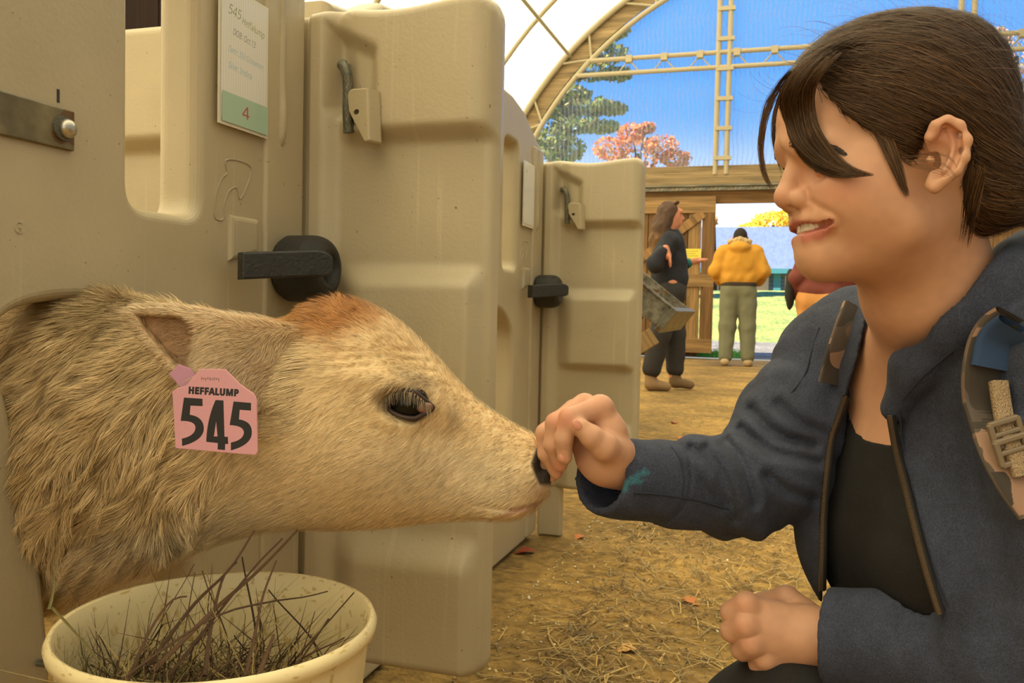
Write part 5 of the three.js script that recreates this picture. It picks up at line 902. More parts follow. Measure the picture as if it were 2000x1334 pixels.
// ---------------------------------------------------------------- hair: a mass pulled back to a low bun, with single hairs over it and a loose fringe
{
  const capF = (() => {
    const a = ell(hp(1746, 226), [0.1005, 0.086, 0.08]), b = ell(hp(1800, 142), [0.07, 0.05, 0.058]), c = cap(hp(1890, 300, 0.03), hp(1955, 372, 0.006), 0.033, 0.03), bun = ell(hp(2012, 372), [0.034, 0.03, 0.032]), nape = ell(hp(1905, 380, 0.012), [0.036, 0.036, 0.045]);
    const FACE = [[1400, 150], [1520, 150], [1565, 150], [1600, 158], [1616, 198], [1664, 234], [1706, 260], [1734, 296], [1752, 338], [1768, 346], [1786, 312], [1798, 280], [1812, 244], [1850, 226], [1884, 238], [1897, 276], [1890, 320], [1872, 365], [1866, 420], [1890, 470], [1850, 620], [1400, 620]];
    return fold((x, y, z) => {
      let d = smin(a(x, y, z), b(x, y, z), 0.012); d = smin(d, c(x, y, z), 0.02); d = smin(d, nape(x, y, z), 0.02); d = smin(d, bun(x, y, z), 0.012);
      const dd = HD - z, px = 1000 + x / dd * FOCAL, py = 667 - y / dd * FOCAL, o = (polySd(px, py, FACE) + 5 * noise3(x * 220, y * 220, z * 60)) * dd / FOCAL;
      d = smax(d, -o, 0.006);
      return d + 0.0012 * noise3(x * 60 + y * 30, y * 190 - x * 90, z * 190);
    });
  })();
  const g = nets(capF, [0.21, 0.08, -0.87], [0.5, 0.3, -0.63], 0.0032); paint(g, (x, y, z) => { const k = 0.85 + 0.3 * noise3(x * 60, y * 300 - x * 130, z * 200); return [0.048 * k, 0.027 * k, 0.014 * k]; });
  const hairM = phys(0xffffff, { vertexColors: true, roughness: 0.5, specularIntensity: 0.4, side: THREE.DoubleSide });
  g.applyMatrix4(VIEW); const mass = part(WOMAN, 'hair', g, hairM, 'dark brown hair tied in a low bun');
  const S = new Strands(), R = rng(99), tone = () => { const q = R(), k = q < 0.85 ? 0.55 + R() * 0.9 : 1.6 + R() * 0.8; return [0.07 * k, 0.037 * k, 0.0175 * k]; };
  const grad = (p) => { const e = 0.002, f = capF; return v3(f(p.x + e, p.y, p.z) - f(p.x - e, p.y, p.z), f(p.x, p.y + e, p.z) - f(p.x, p.y - e, p.z), f(p.x, p.y, p.z + e) - f(p.x, p.y, p.z - e)).normalize(); };
  const bunC = v3(...hp(1998, 368)); bunC.z = -HD;
  for (let k = 0; k < 13000; k++) { // over the mass
    const px = 1510 + R() * 500, py = 15 + R() * 460, t = hit(capF, px, py, 0.6, 0.76); if (t === null) continue;
    let p = v3(...vp(px, py, t)), pts = [], off = 0.0004 + R() * R() * 0.0035, len = 0.035 + 0.05 * R(), n = 7, wob = (R() - 0.5) * 0.5;
    for (let i = 0; i < n; i++) {
      const q = grad(p); p.addScaledVector(q, off - capF(p.x, p.y, p.z)); pts.push(p.clone());
      const dir = v3().subVectors(bunC, p); const far = dir.length(); dir.normalize(); dir.y += 0.1 * smoothstep(far, 0.06, 0.22) - 0.14 * (i / n) + wob * 0.2; dir.addScaledVector(q, -dir.dot(q)).normalize(); p = p.clone().addScaledVector(dir, len / (n - 1));
    }
    const side = v3().crossVectors(grad(pts[2]), v3().subVectors(pts[3], pts[2])).normalize(); S.add(pts, 0.0003 + 0.0004 * R(), side, tone(), 1);
  }
  const lock = (guides, count, width, seed, extra = 0.004, cl = 1) => { // hairs between two guide lines given on the picture
    const rr = rng(seed), D = guides.map((gd) => gd.map(([px, py, d]) => v3(...vp(px, py, d ?? ((hit(skinTop, px, py, 0.6, 0.9) ?? (HD - 0.01)) - extra)))));
    const C = D.map((pts) => new THREE.CatmullRomCurve3(pts));
    for (let i = 0; i < count; i++) {
      const f = (Math.floor(rr() * cl) + 0.5 + (rr() - 0.5) * (cl > 1 ? 0.72 : 1)) / cl, jit = v3((rr() - 0.5) * width, (rr() - 0.5) * width, (rr() - 0.5) * width), pts = [], s0 = rr() * 0.22, s1 = 0.75 + 0.25 * rr(); const n = 14, ph = rr() * 6, am = 0.0012 * rr();
      for (let k = 0; k <= n; k++) { const t = lerp(s0, s1, k / n), p = v3().lerpVectors(C[0].getPoint(t), C[C.length - 1].getPoint(t), f); p.addScaledVector(jit, 0.4 + 0.6 * Math.sin(t * 3)); p.x += am * Math.sin(t * 7 + ph); pts.push(p); }
      S.add(pts, 0.0004 + 0.0004 * rr(), v3(0.8, 0.5, 0.3).normalize(), tone(), 1);
    }
  };
  lock([[[1640, 75, 0.705], [1575, 118, 0.7], [1530, 178, 0.705], [1536, 246], [1552, 290], [1578, 322], [1612, 342], [1652, 347], [1706, 343]], [[1700, 80, 0.68], [1640, 110, 0.675], [1596, 165, 0.68], [1592, 215], [1602, 252], [1622, 284], [1646, 313], [1674, 331], [1708, 341]]], 760, 0.0022, 5, 0.009, 5);
  lock([[[1740, 285], [1768, 300], [1800, 296], [1850, 300, 0.652], [1872, 330, 0.65]], [[1745, 300], [1775, 325], [1805, 335, 0.66], [1850, 350, 0.652], [1868, 372, 0.66]]], 16, 0.003, 15, 0.003);
  lock([[[1620, 80, 0.71], [1560, 125, 0.705], [1522, 190, 0.71], [1536, 240], [1552, 280], [1590, 318], [1640, 338]], [[1660, 80, 0.69], [1600, 120, 0.685], [1556, 180, 0.69], [1560, 235], [1578, 280], [1612, 312], [1660, 336]]], 200, 0.003, 6, 0.011, 3);
  lock([[[1600, 90, 0.74], [1540, 140, 0.755], [1500, 195, 0.77], [1487, 246, 0.775], [1484, 296, 0.778], [1492, 345, 0.778], [1514, 382, 0.775]], [[1620, 85, 0.73], [1555, 135, 0.745], [1512, 195, 0.765], [1494, 246, 0.77], [1489, 296, 0.775], [1498, 345, 0.775], [1514, 372, 0.772]]], 90, 0.003, 7);
  lock([[[1590, 95, 0.735], [1545, 145, 0.75], [1516, 205, 0.765], [1508, 255, 0.77], [1514, 300, 0.772], [1528, 345, 0.772]], [[1610, 90, 0.725], [1560, 140, 0.74], [1524, 205, 0.76], [1514, 255, 0.765], [1518, 300, 0.77], [1526, 330, 0.77]]], 70, 0.002, 8);
  lock([[[1690, 225], [1712, 268], [1738, 318], [1757, 360], [1772, 388]], [[1730, 235], [1745, 280], [1760, 325], [1770, 362], [1776, 384]]], 130, 0.002, 9, 0.003);
  lock([[[1900, 310, 0.655], [1893, 350, 0.665], [1885, 400, 0.68], [1880, 440, 0.7], [1874, 478, 0.72]], [[1930, 330, 0.66], [1915, 380, 0.67], [1905, 420, 0.68], [1900, 450, 0.7], [1893, 486, 0.72]]], 90, 0.004, 10, 0.004);
  for (let k = 0; k < 260; k++) { // fine stray hairs standing off the outline
    const px = 1505 + R() * 470, py = 30 + R() * 190, t = hit(capF, px, py, 0.6, 0.8); if (t === null) continue; const p = v3(...vp(px, py, t)), q = grad(p), d = v3().subVectors(bunC, p).normalize().multiplyScalar(R() < 0.5 ? 1 : -1), l = 0.02 + 0.045 * R(), out = 0.15 + 0.35 * R(), pts = []; d.addScaledVector(q, -d.dot(q)).normalize(); for (let i = 0; i < 9; i++) { const f = i / 8; pts.push(p.clone().addScaledVector(q, l * out * Math.sin(f * 2.4)).addScaledVector(d, l * f)); } S.add(pts, 0.00022, v3().crossVectors(q, d), [0.09, 0.05, 0.03], 0);
  }
  const sg = S.geometry(); sg.applyMatrix4(VIEW); const st = part(mass, 'loose_hair', sg, hairM); st.userData.kind = 'stuff';
}
// ---------------------------------------------------------------- feed bucket with dry stems
const BUC = at(428, 1206, 0.81), RIM = BUC.y;
{
  const b = thing('feed_bucket', 'round white plastic feed bucket hung under the calf', 'bucket', [BUC.x, RIM - 0.215, BUC.z]);
  const dirty = tex(512, 256, (u, v) => { const a = wrapFbm(u, v, 8, 6, 201, 4), s = wrapFbm(u, v, 60, 40, 205, 3); const k = 0.95 + 0.08 * (a - 0.5); const t = smoothstep(s, 0.64, 0.8); return [k * (1 - 0.13 * t), k * (0.975 - 0.17 * t), k * (0.88 - 0.26 * t)]; }, { metres: 1 });
  const P = [[0.0001, 0], [0.118, 0], [0.124, 0.008], [0.142, 0.12], [0.15, 0.19], [0.152, 0.2], [0.1575, 0.201], [0.159, 0.208], [0.1555, 0.215], [0.151, 0.2135], [0.148, 0.2], [0.145, 0.19], [0.1425, 0.15], [0.139, 0.13], [0.133, 0.124], [0.131, 0.11], [0.12, 0.03], [0.108, 0.01], [0.0001, 0.008]].map(([r, y]) => new THREE.Vector2(r * 0.915, y));
  const g = new THREE.LatheGeometry(P, 96); const p = g.attributes.position, uv = g.attributes.uv; for (let i = 0; i < p.count; i++) uv.setXY(i, uv.getX(i) * 2, uv.getY(i) * 1.2);
  g.computeVertexNormals(); part(b, 'shell', g.translate(BUC.x, RIM - 0.215, BUC.z), std(srgb(252, 238, 204), { map: dirty, roughness: 0.45 }));
  const h = thing('bucket_holder', 'steel ring bracket carrying the feed bucket on the pen', 'bracket', [-0.755, RIM - 0.104, BUC.z]);
  const R = Array.from({ length: 24 }, (_, i) => v3(BUC.x + 0.133 * Math.cos(i / 24 * 6.2832), RIM - 0.1, BUC.z + 0.133 * Math.sin(i / 24 * 6.2832)));
  part(h, 'ring', tube(R, 0.004, 64, 8, true), M.rod);
  for (const s of [-1, 1]) part(h, 'arm', bar(v3(BUC.x - 0.122, RIM - 0.1, BUC.z + s * 0.05), v3(-0.757, RIM - 0.1, BUC.z + s * 0.05), 0.004), M.rod);
}
{ // tangle of dry stems and grass in the bucket
  const S = new Strands(), R = rng(404), o0 = v3(BUC.x, RIM - 0.12, BUC.z), stems = [];
  const inBucket = (p) => { const dx = p.x - BUC.x, dz = p.z - BUC.z, r = Math.hypot(dx, dz), m = p.y < RIM - 0.05 ? 0.112 : p.y < RIM + 0.004 ? 0.128 : 9; if (r > m) { p.x = BUC.x + dx * m / r; p.z = BUC.z + dz * m / r; } if (p.y < RIM - 0.2) p.y = RIM - 0.2; return p; };
  const stem = (pts, r, c) => stems.push(paint(tube(pts.map(inBucket), (u) => r * (1 - 0.55 * u), 14, 5), () => c));
  const dark = () => { const k = 0.7 + 0.7 * R(); return [0.095 * k, 0.05 * k, 0.024 * k]; }, tan = () => { const k = 0.7 + 0.6 * R(); return [0.36 * k, 0.26 * k, 0.1 * k]; };
  const V = (px, py, d) => at(px, py, d);
  for (const [pts, r] of [[[[290, 1300, 0.78], [380, 1180, 0.8], [450, 1110, 0.8], [497, 1036, 0.82]], 0.0022], [[[300, 1310, 0.76], [420, 1190, 0.8], [510, 1110, 0.84], [582, 1035, 0.86]], 0.0026], [[[330, 1320, 0.76], [440, 1180, 0.8], [500, 1105, 0.82], [552, 1052, 0.84]], 0.0018], [[[400, 1320, 0.74], [415, 1210, 0.78], [440, 1120, 0.8], [462, 1098, 0.8]], 0.0022], [[[250, 1330, 0.74], [300, 1220, 0.77], [340, 1170, 0.79], [365, 1165, 0.79]], 0.0018], [[[480, 1320, 0.76], [500, 1230, 0.79], [515, 1160, 0.81], [540, 1095, 0.82]], 0.0018], [[[500, 1334, 0.75], [520, 1280, 0.77], [535, 1240, 0.78]], 0.003], [[[230, 1334, 0.72], [330, 1260, 0.75], [430, 1200, 0.78], [530, 1175, 0.82], [600, 1165, 0.86], [640, 1155, 0.88]], 0.0014]]) stem(pts.map((q) => V(...q)), r, dark());
  for (let k = 0; k < 46; k++) { const a = R() * 6.28, q = Math.sqrt(R()) * 0.075, p = o0.clone().add(v3(Math.cos(a) * q - 0.0, -0.02 + R() * 0.02, Math.sin(a) * q + 0.02)), l = 0.07 + 0.12 * R(), d = v3(0.35 + (R() - 0.5) * 1.3, 0.55 + R() * 0.5, -0.1 + (R() - 0.5) * 0.8).normalize(), b = v3((R() - 0.5) * 0.09, (R() - 0.6) * 0.06, (R() - 0.5) * 0.08); stem([p, p.clone().addScaledVector(d, l * 0.5).add(b), p.clone().addScaledVector(d, l)], 0.0008 + 0.0011 * R(), R() < 0.6 ? dark() : tan()); }
  const thick = stems.map((g) => { const o = new THREE.BufferGeometry(); for (const k of ['position', 'normal', 'color']) o.setAttribute(k, g.attributes[k]); o.setIndex(g.index); return o; });
  for (let k = 0; k < 1500; k++) { const a = R() * 6.28, q = Math.sqrt(R()) * 0.11, p = o0.clone().add(v3(Math.cos(a) * q - 0.02, -0.015 + R() * 0.06, Math.sin(a) * q + 0.02)), l = 0.04 + 0.09 * R(), d = v3((R() - 0.4) * 1.4, (R() - 0.15) * 0.9, (R() - 0.5) * 1.4).normalize(), b = v3((R() - 0.5) * 0.03, R() * 0.02, (R() - 0.5) * 0.03); S.add([p, p.clone().addScaledVector(d, l * 0.5).add(b), p.clone().addScaledVector(d, l)].map(inBucket), 0.0012 + 0.0014 * R(), v3(R() - 0.5, R() - 0.5, R() - 0.5).normalize(), R() < 0.5 ? dark() : R() < 0.7 ? tan() : [0.16, 0.15, 0.06]); }
  for (let k = 0; k < 46; k++) { const p = V(100 + R() * 80, 1290 + R() * 60, 0.72 + 0.03 * R()), e = V(95 + R() * 190, 1215 + R() * 110, 0.74), m = v3().lerpVectors(p, e, 0.5).add(v3((R() - 0.5) * 0.02, 0.015, 0)); S.add([p, m, e].map(inBucket), 0.0012 + 0.0022 * R(), v3(0.7, 0.3, 0.6).normalize(), R() < 0.6 ? [0.3, 0.25, 0.1] : [0.17, 0.17, 0.06]); }
  for (const [a, b, c, w] of [[[95, 1190, 0.72], [110, 1150, 0.72], [103, 1095, 0.72], 0.005], [[100, 1185, 0.72], [150, 1235, 0.7], [225, 1330, 0.69], 0.006]]) S.add(new THREE.QuadraticBezierCurve3(V(...a), V(...b), V(...c)).getPoints(10), w, v3(0.9, 0.2, 0.2).normalize(), [0.22, 0.19, 0.07]);
  const g = mergeGeometries([...thick, S.geometry()]);
  const m = lone('dry_stems', g, std(0xffffff, { vertexColors: true, roughness: 0.9, side: THREE.DoubleSide }), 'tangle of brown dried stems and grass in the feed bucket', 'hay'); m.userData.kind = 'stuff';
}
// ---------------------------------------------------------------- cards in clear sleeves on the pens
function card(zOff, draw, label) {
  const cv = document.createElement('canvas'); cv.width = 464; cv.height = 720; const x = cv.getContext('2d');
  x.fillStyle = '#e6e2d8'; x.fillRect(0, 0, 464, 720);
  x.strokeStyle = 'rgba(150,150,160,0.5)'; x.lineWidth = 2; for (let k = 1; k < 20; k++) { x.beginPath(); x.moveTo(k * 24, 0); x.lineTo(k * 24, 720); x.stroke(); }
  draw(x);
  const map = new THREE.CanvasTexture(cv); map.colorSpace = THREE.SRGBColorSpace;
  const c = thing('name_card', label, 'card', [XF + 0.003, 0.99, Z1 + 0.21 + zOff], 'cards on the pen fronts');
  const face = (s0, s1, y0, y1, h) => { const g = new THREE.PlaneGeometry(s1 - s0, y1 - y0); g.rotateY(Math.PI / 2); return g.translate(XF + h, (y0 + y1) / 2, Z1 + (s0 + s1) / 2 + zOff); };
  part(c, 'sleeve_back', box(XF + 0.0075, XF + 0.0085, 0.992, 1.186, Z1 + 0.149 + zOff, Z1 + 0.269 + zOff), phys(srgb(226, 218, 196), { roughness: 0.3 }));
  const paper = face(0.154, 0.264, 1.0, 1.18, 0.0092); part(c, 'paper', paper, std(0xffffff, { map, roughness: 0.8 }));
  part(c, 'sleeve_front', face(0.15, 0.268, 0.993, 1.185, 0.0115), phys(0xffffff, { transmission: 1, roughness: 0.06, specularIntensity: 0.5 }), 'clear plastic sleeve');
  return [c, face];
}
const [card1, faceAt] = card(0, (x) => {
  const pen = (t, px, py, size, color, rot = 0, w = 0) => { x.save(); x.translate(px, py); x.rotate(rot); x.font = `italic ${size}px sans-serif`; x.fillStyle = color; w ? x.fillText(t, 0, 0, w) : x.fillText(t, 0, 0); x.restore(); };
  pen('545', 60, 130, 78, '#98a06a', 0.05); pen('Heffalump', 196, 150, 56, '#98a06a', 0.1, 240); pen('DOB: Oct 13', 110, 236, 52, '#8a8880', 0.08, 230); pen('Dam: 353 Cinnamon', 66, 340, 50, '#a6c2ca', 0.06, 360); pen('Sire: Indea', 66, 430, 50, '#a6c2ca', 0.06, 240);
}, 'white handwritten card numbered 545 in a clear sleeve, with a pale green slip');
{
  const cv = document.createElement('canvas'); cv.width = 220; cv.height = 110; const x = cv.getContext('2d'); x.fillStyle = '#a9c4ac'; x.fillRect(0, 0, 220, 110); x.fillStyle = '#b23a4a'; x.font = '64px sans-serif'; x.fillText('4', 92, 76);
  const map = new THREE.CanvasTexture(cv); map.colorSpace = THREE.SRGBColorSpace;
  part(card1, 'green_slip', faceAt(0.15, 0.262, 0.9965, 1.038, 0.0102), std(0xffffff, { map, roughness: 0.8 }), 'pale green slip marked 4');
}
card(-PITCH, (x) => { x.fillStyle = '#7fa6a0'; x.font = 'italic 60px sans-serif'; x.fillText('54', 60, 110); }, 'small white card in a sleeve on the second pen front');
// ---------------------------------------------------------------- tilted hay feeder past the second pen
{
  const f = thing('hay_feeder', 'tilted hay feeder of galvanised sheet and timber in front of the standing woman', 'feeder', [-0.88, 0, -4.95]);
  const O = v3(-0.55, 0.735, 0), a = rad(38), P = (u, w, z) => v3(O.x - u * Math.cos(a) + w * Math.sin(a), O.y + u * Math.sin(a) + w * Math.cos(a), z); // u up the slope, w away from the tray floor
  const slab = (u0, u1, w0, w1, z0, z1) => { const g = box(u0, u1, w0, w1, z0, z1, 0.003); const p = g.attributes.position; for (let i = 0; i < p.count; i++) { const q = P(p.getX(i), p.getY(i), p.getZ(i)); p.setXYZ(i, q.x, q.y, q.z); } g.computeVertexNormals(); const ix = g.index; if (ix) for (let i = 0; i < ix.count; i += 3) { const t = ix.getX(i); ix.setX(i, ix.getX(i + 1)); ix.setX(i + 1, t); } return g; };
  part(f, 'tray_floor', slab(0.02, 0.62, -0.1, -0.085, -5.4, -4.5), M.woods[2]);
  part(f, 'end_plate', slab(0.01, 0.62, -0.1, 0.02, -4.5, -4.49), M.galv); part(f, 'end_plate', slab(0.01, 0.62, -0.1, 0.02, -5.41, -5.4), M.galv);
  part(f, 'edge_trim', slab(0.0, 0.62, 0.02, 0.032, -4.505, -4.475), M.galv);
  part(f, 'front_lip', slab(-0.02, 0.015, -0.115, 0.03, -5.42, -4.47), M.galv, 'bright folded sheet lip');
  part(f, 'back_sheet', slab(0.1, 0.64, -0.26, -0.11, -4.53, -4.515), std(srgb(96, 92, 84), { roughness: 0.7, metalness: 0.3, map: T.metal }));
  const p = v3(-0.63, 0.62, -4.47), q = v3(-1.05, 0.34, -4.47), l = p.distanceTo(q), g = box(-l / 2, l / 2, -0.045, 0.045, -0.02, 0.02, 0.004); g.rotateZ(Math.atan2(p.y - q.y, p.x - q.x)); part(f, 'brace', g.translate((p.x + q.x) / 2, (p.y + q.y) / 2, p.z), M.woodPale);
  part(f, 'leg', box(-1.09, -1.01, 0, 0.86, -4.5, -4.42, 0.004), M.woodPale); part(f, 'leg', box(-1.09, -1.01, 0, 0.86, -5.4, -5.32, 0.004), M.woodPale);
}
{ // dark timber partition behind the pens
  const w = thing('timber_partition', 'dark timber wall seen over the pen through the slot', 'partition', [-3.4, 0, -3.6]);
  for (let k = 0; k < 12; k++) part(w, 'plank', box(-3.44, -3.4, 0.01, 3.6, -5.2 + k * 0.27, -5.2 + k * 0.27 + 0.262, 0.004), M.woodDark);
  for (const y of [1.1, 2.75]) part(w, 'rail', box(-3.4, -3.34, y, y + 0.14, -5.2, -1.96, 0.004), M.woodDark);
  const p = v3(-3.37, 2.4, -3.0), q = v3(-3.37, 3.4, -5.0), l = p.distanceTo(q), g = box(-0.03, 0.03, -0.06, 0.06, -l / 2, l / 2); g.rotateX(Math.atan2(p.y - q.y, -(p.z - q.z)) * 1); part(w, 'brace', g.translate(-3.37, 2.9, -4), M.woods[4]);
}
// yellow notice on the door
{
  const cv = document.createElement('canvas'); cv.width = 320; cv.height = 180; const x = cv.getContext('2d'); x.fillStyle = '#e6d64e'; x.fillRect(0, 0, 320, 180); x.strokeStyle = '#a99b3a'; x.lineWidth = 9; for (let k = 0; k < 4; k++) { x.beginPath(); x.moveTo(26, 40 + k * 34); x.lineTo(26 + [250, 210, 260, 150][k], 38 + k * 34); x.stroke(); }
  const map = new THREE.CanvasTexture(cv); map.colorSpace = THREE.SRGBColorSpace; const z = ZE + 0.17, c = at(1350, 499, 13.9);
  const g = new THREE.BoxGeometry(0.34, 0.19, 0.006); lone('door_notice', g.translate(c.x, c.y, z), std(0xffffff, { map, roughness: 0.7 }), 'yellow notice fixed to the wooden barn door', 'sign');
}
// ---------------------------------------------------------------- litter on the sand
{
  const S = new Strands(), R = rng(606), gy = (x, z) => 0.02 * fbm3(x * 2.1, 3.3, z * 2.1, 3) + 0.007 * fbm3(x * 11, 1.7, z * 11, 3);
  for (let k = 0; k < 7000; k++) {
    const near = R() < 0.5, x = near ? -0.45 + Math.pow(R(), 1.6) * 0.9 : -0.6 + R() * 2.6, z = near ? -1.3 - Math.pow(R(), 1.3) * 2.6 : -0.9 - R() * 6.5, l = 0.025 + R() * R() * 0.14, a = R() * 6.28, y = gy(x, z) + 0.003, c = (R() - 0.5) * l * 0.5;
    const p = v3(x, y, z), d = v3(Math.cos(a), 0, Math.sin(a)), n = v3(-d.z, 0, d.x), m = p.clone().addScaledVector(d, l / 2).addScaledVector(n, c).add(v3(0, 0.004 + 0.008 * R(), 0)), q = p.clone().addScaledVector(d, l); m.y = Math.max(m.y, gy(m.x, m.z) + 0.003); q.y = gy(q.x, q.z) + 0.002 + R() * 0.008;
    const t = R(), k2 = 0.6 + 0.7 * R(); S.add([p, m, q], 0.0016 + 0.002 * R(), n, t < 0.45 ? [0.52 * k2, 0.36 * k2, 0.13 * k2] : t < 0.8 ? [0.2 * k2, 0.12 * k2, 0.05 * k2] : [0.3 * k2, 0.24 * k2, 0.12 * k2], 0);
  }
  const m = lone('straw_litter', S.geometry(), std(0xffffff, { vertexColors: true, roughness: 0.9, side: THREE.DoubleSide }), 'loose straws and dry stems scattered over the sand', 'straw', null, v3(0, 0, -2)); m.userData.kind = 'stuff';
  const g = new THREE.BoxGeometry(1, 0.18, 0.6), im = new THREE.InstancedMesh(g, std(0xffffff, { roughness: 0.9 }), 3000), M4 = new THREE.Matrix4(), q = new THREE.Quaternion(), C = new THREE.Color();
  for (let k = 0; k < 3000; k++) { const nearBase = R() < 0.6, x = nearBase ? -0.62 + Math.pow(R(), 1.8) * 0.8 : -0.6 + R() * 2.6, z = nearBase ? -1.2 - R() * 2.0 : -0.9 - R() * 5.5, s = 0.003 + 0.008 * R() * R(), y = gy(x, z) + 0.002; q.setFromEuler(new THREE.Euler((R() - 0.5) * 0.8, R() * 6.3, (R() - 0.5) * 0.8)); im.setMatrixAt(k, M4.compose(v3(x, y, z), q, v3(s, s, s))); const e = 0.7 + 0.5 * R(), t = R(); im.setColorAt(k, t < 0.55 ? C.setRGB(0.62 * e, 0.46 * e, 0.2 * e) : t < 0.85 ? C.setRGB(0.3 * e, 0.2 * e, 0.09 * e) : C.setRGB(0.72 * e, 0.66 * e, 0.5 * e)); }
  im.name = 'wood_chips'; im.userData = { label: 'pale wood chips and crumbs strewn along the pens', category: 'wood chips', kind: 'stuff' }; im.castShadow = im.receiveShadow = true; scene.add(im);
  const sh = new THREE.Shape(); sh.moveTo(0, 0); for (const [a, b, c, d] of [[0.3, 0.1, 0.34, 0.3], [0.24, 0.3, 0.28, 0.42], [0.5, 0.5, 0.4, 0.68], [0.26, 0.64, 0.2, 0.8], [0.14, 1.0, 0, 1.06], [-0.14, 1.0, -0.2, 0.8], [-0.26, 0.64, -0.4, 0.68], [-0.5, 0.5, -0.28, 0.42], [-0.24, 0.3, -0.34, 0.3], [-0.3, 0.1, 0, 0]]) sh.quadraticCurveTo(a, b, c, d);
  const lg = new THREE.ExtrudeGeometry(sh, { depth: 0.012, bevelEnabled: false, curveSegments: 5 }); { const p = lg.attributes.position; for (let i = 0; i < p.count; i++) p.setZ(i, p.getZ(i) + 0.14 * Math.abs(p.getX(i)) + 0.1 * Math.sin(p.getY(i) * 4)); lg.rotateX(-Math.PI / 2); lg.computeVertexNormals(); }
  const lm = [[170, 92, 40], [196, 120, 60], [150, 64, 40], [214, 164, 92]].map((c) => std(srgb(...c), { roughness: 0.8, side: THREE.DoubleSide }));
  for (const [px, py, s, k, where] of [[1320, 828, 0.06, 0, 'between the wing of the second pen and the far boots'], [1325, 857, 0.075, 1, 'just above the middle of the reaching sleeve'], [1330, 1175, 0.05, 1, 'left of the resting fist'], [1246, 1274, 0.05, 3, 'on the sand near the bottom edge of the picture'], [1045, 1080, 0.06, 2, 'at the foot of the second pen front'], [1140, 1046, 0.045, 1, 'under the reaching cuff'], [1405, 905, 0.05, 3, 'behind the elbow of the reaching sleeve']]) {
    const o = at(px, py, 1), c = camera.position, t = c.y / (c.y - o.y), p = v3(c.x + (o.x - c.x) * t, 0, c.z + (o.z - c.z) * t); p.y = gy(p.x, p.z) + 0.004;
    const m2 = shade(new THREE.Mesh(lg, lm[k])); m2.name = numbered('fallen_leaf'); m2.userData = { label: 'dry ' + ['orange-brown', 'tan', 'reddish', 'pale'][k] + ' oak leaf ' + where, category: 'leaf', group: 'fallen leaves on the sand' }; m2.scale.setScalar(s); m2.position.copy(p); m2.rotation.y = px; scene.add(m2);
  }
}
// ---------------------------------------------------------------- visitors in the background (each built facing +x, y up, right hand at +z)
function figure(label, pos, turn, skin, garments, size = 1) {
  const o = thing('person', label, 'person', pos); o.rotation.y = turn; o.scale.setScalar(size); o.updateMatrixWorld(true);
  const lo = [-0.52, -0.03, -0.52], hi = [0.52, 1.9, 0.52];
  const add = (name, f, color, cell, tint) => { const g = nets((x, y, z) => Math.max(f(x, y, z), 0.001 - y), lo, hi, cell); const m = shade(new THREE.Mesh(tint ? paint(g, tint) : g, tint ? std(0xffffff, { vertexColors: true, roughness: 0.85 }) : std(color, { roughness: 0.88 }))); m.name = name; o.add(m); return m; };
  add('body', skin.f, skin.color, 0.011, skin.tint);
  for (const g of garments) { const m = add(g.name, g.f, g.color, g.cell ?? 0.013, g.tint); if (g.label) m.userData.label = g.label; }
  return o;
}
const U = (...fs) => { const k = 0.035; return (x, y, z) => { let d = fs[0](x, y, z); for (let i = 1; i < fs.length; i++) d = smin(d, fs[i](x, y, z), k); return d; }; };
const wrinkle = (f, a = 0.006, s = 16) => (x, y, z) => f(x, y, z) + a * noise3(x * s, y * s * 0.8, z * s);
const ground = (px, py) => { const o = at(px, py, 1), c = camera.position, t = c.y / (c.y - o.y); return v3(c.x + (o.x - c.x) * t, 0, c.z + (o.z - c.z) * t); };
const hand = (w, d, up, r = 0.011) => { // palm and five fingers from a wrist towards d
  const D = v3(...d).normalize(), N = v3(...up).normalize(), S = v3().crossVectors(D, N), P = (a, b, c) => [w[0] + D.x * a + S.x * b + N.x * c, w[1] + D.y * a + S.y * b + N.y * c, w[2] + D.z * a + S.z * b + N.z * c];
  const fs = [cap(w, P(0.07, 0, 0), 0.03, 0.032)]; [[-0.03, 0.14], [-0.01, 0.165], [0.012, 0.16], [0.032, 0.135]].forEach(([b, l]) => fs.push(chain([[...P(0.07, b, 0), r + 0.002], [...P(l * 0.75, b * 1.25, 0.004), r], [...P(l, b * 1.35, -0.008), r - 0.002]], 0.005))); fs.push(chain([[...P(0.02, -0.03, 0), 0.014], [...P(0.06, -0.065, 0.005), 0.012], [...P(0.095, -0.07, 0), 0.01]], 0.005));
  return (x, y, z) => { let q = fs[0](x, y, z); for (let i = 1; i < fs.length; i++) q = smin(q, fs[i](x, y, z), 0.008); return q; };
};
const skinTone = srgb(206, 138, 108);
